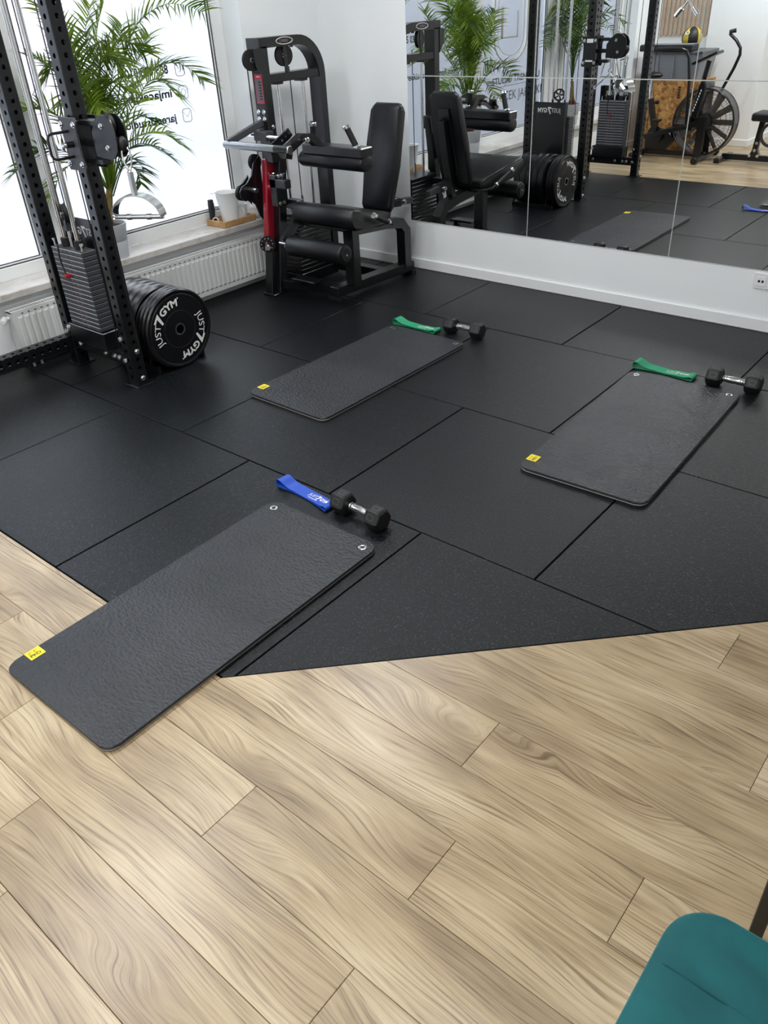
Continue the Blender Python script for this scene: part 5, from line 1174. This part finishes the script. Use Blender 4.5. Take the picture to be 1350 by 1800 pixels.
m = MB(); m.lathe([(-0.10, 0.05), (-0.09, 0.09), (0.09, 0.09), (0.10, 0.05)], hub, (0, 1, 0), 32); B_('hub_cover', m, 'black')
m = MB(); m.beam((-2.17, BY, 0.045), (-1.40, BY, 0.045), 0.06, 0.05); B_('base_beam', m, 'black')
m = MB(); m.cyl((-1.38, BY-0.30, 0.04), (-1.38, BY+0.34, 0.04), 0.024, seg=16); ff = B_('front_foot', m, 'black')
for yy in (-0.30, 0.34):
    m = MB(); m.cyl((-1.38, BY+yy-0.03, 0.036), (-1.38, BY+yy+0.03, 0.036), 0.036, seg=18, bev=0.004); B_('wheel', m, 'rubber', None, ff)
m = MB(); m.cyl((-2.17, BY-0.26, 0.03), (-2.17, BY+0.26, 0.03), 0.030, seg=16, bev=0.004); B_('rear_foot', m, 'black')
for yy in (-0.11, 0.11):
    m = MB(); m.box(-1.490, -1.400, BY+yy-0.012, BY+yy+0.012, 0.02, 0.45, 0.006); B_('fork', m, 'black')
    m = MB(); m.beam((-2.10, BY+yy, 0.215), (-1.45, BY+yy, 0.385), 0.020, 0.050, (0, 0, 1), 0.004); B_('side_rail', m, 'black')
m = MB(); m.prism([(-2.10, 0.07), (-1.86, 0.07), (-1.76, 0.20), (-1.84, 0.28), (-2.02, 0.30), (-2.12, 0.22)], (0, BY+0.05, 0), (1, 0, 0), (0, 0, 1), 0.10, 0.008); B_('chain_cover', m, 'black')
m = MB(); m.cyl((-1.98, BY+0.08, 0.24), (-1.98, BY+0.075+0.02, 0.24), 0.09, seg=30); cr = B_('crank_disc', m, 'black')
for sgn, pz in ((1, 0.16), (-1, -0.16)):
    m = MB(); m.beam((-1.98, BY+sgn*0.11, 0.24), (-1.98+0.04*sgn, BY+sgn*0.12, 0.24+pz), 0.018, 0.026, (0, 1, 0), 0.003); B_('crank_arm', m, 'black', None, cr)
    m = MB(); m.box(-1.98+0.04*sgn-0.045, -1.98+0.04*sgn+0.045, BY+sgn*0.13, BY+sgn*0.22, 0.24+pz-0.012, 0.24+pz+0.012, 0.004); B_('pedal', m, 'rubber', None, cr)
m = MB(); m.beam((-2.02, BY, 0.25), (-2.115, BY, 0.60), 0.05, 0.075, (0, 1, 0), 0.006); B_('seat_tube', m, 'black')
m = MB(); m.cyl((-2.112, BY, 0.585), (-2.140, BY, 0.80), 0.020, seg=16); B_('seat_post', m, 'chrome')
m = MB(); m.lathe([(0, 0.007), (0.05, 0.007), (0.05, 0.020), (0.085, 0.020)], (-2.10, BY, 0.555), (1, 0, 0.1), 14); B_('seat_knob', m, 'rubber')
m = MB(); m.sphere((-2.13, BY, 0.835), 0.10, (1.25, 0.95, 0.34), 20, 12)
for v in m.bm.verts:
    if v.co.x > -2.10: v.co.y = BY+(v.co.y-BY)*max(0.45, 1-(v.co.x+2.10)*5.5)
B_('saddle', m, 'pad')
m = MB(); m.cyl((-1.62, BY, 0.30), (-1.505, BY, 0.98), 0.026, seg=16); B_('mast', m, 'black')
m = MB(); m.prism([(-1.575, 0.44), (-1.50, 0.43), (-1.45, 0.74), (-1.475, 0.80), (-1.515, 0.80), (-1.54, 0.74)], (0, BY+0.13, 0), (1, 0, 0), (0, 0, 1), 0.26, 0.012); mc = B_('mast_cover', m, 'black')
m = MB()
for i in range(8): m.box(-1.560+i*0.008, -1.549+i*0.008, BY+0.1305, BY+0.1315, 0.50+i*0.028, 0.520+i*0.028)
B_('cover_print', m, 'white', None, mc, 0)
m = MB(); m.beam((-1.66, BY, 0.955), (-1.40, BY, 1.065), 0.20, 0.030, (0, 0, 1), 0.006); B_('console', m, 'black')
for sgn, dx in ((1, -0.12), (-1, 0.16)):
    y = BY+sgn*0.21
    if sgn > 0: pts = [(-1.60, y-0.04, 0.36), (-1.615, y, 0.80), (-1.655, y, 1.02), (-1.685, y+0.01, 1.085), (-1.74, y+0.02, 1.110), (-1.83, y+0.03, 1.112), (-2.02, y+0.04, 1.104)]
    else: pts = [(-1.48, y+0.04, 0.40), (-1.40, y, 0.67), (-1.30, y, 0.90), (-1.262, y, 1.02), (-1.270, y, 1.085), (-1.33, y-0.01, 1.155), (-1.40, y-0.02, 1.205), (-1.41, y-0.02, 1.235), (-1.355, y-0.03, 1.245)]
    m = MB(); m.tube(pts, 0.0165, 12); hh = B_('handle_lever', m, 'black')
    m = MB(); m.tube(pts[-3:] if sgn < 0 else pts[-2:], 0.0215, 12); B_('grip', m, 'rubber', None, hh)
    m = MB(); m.cyl((pts[0][0], pts[0][1]-sgn*0.02, pts[0][2]), (pts[0][0], pts[0][1]+sgn*0.10, pts[0][2]), 0.020, seg=14); B_('foot_peg', m, 'rubber', None, hh)
# bench at the right of the mirror
t = thing('weight_bench', 'black weight bench standing beside the air bike', 'bench', (-0.60, -2.25, 0))
m = MB(); m.beam((-1.20, -2.22, 0.045), (0.10, -2.22, 0.045), 0.06, 0.06); part('base_beam', m, 'black', t)
for xx in (-1.19, 0.09):
    m = MB(); m.box(xx-0.03, xx+0.03, -2.45, -2.0, 0.0, 0.05, 0.006); part('foot_bar', m, 'black', t)
m = MB(); m.beam((-0.865, -2.22, 0.06), (-0.83, -2.22, 0.42), 0.055, 0.06, (0, 1, 0), 0.004); part('upright', m, 'black', t)
m = MB(); m.beam((-0.05, -2.22, 0.06), (-0.20, -2.22, 0.42), 0.055, 0.06, (0, 1, 0), 0.004); part('upright', m, 'black', t)
m = MB(); m.prism([(-0.92, 0.05), (-0.79, 0.05), (-0.835, 0.14), (-0.875, 0.14)], (0, -2.185, 0), (1, 0, 0), (0, 0, 1), 0.07, 0.002); part('gusset', m, 'black', t)
m = MB()
for x, z in ((-0.90, 0.07), (-0.815, 0.07), (-0.855, 0.125), (-0.845, 0.20)): m.hexb((x, -2.184, z), (0, 1, 0), 0.012)
part('bolt', m, 'zinc', t)
m = MB(); m.annulus(0.10, 0.13, 0.008, (-0.70, -2.190, 0.29), (0, 1, 0), 32); part('angle_plate', m, 'graphite', t)
m = MB(); m.box(-0.84, 0.0, -2.26, -2.18, 0.405, 0.425, 0.003); part('pad_frame', m, 'black', t)
m = MB(); m.box(-0.92, -0.50, -2.37, -2.07, 0.425, 0.505, 0.022, seg=3); part('seat_pad', m, 'pad', t)
m = MB(); m.box(-0.485, 0.28, -2.37, -2.07, 0.425, 0.505, 0.022, seg=3); part('back_pad', m, 'pad', t)
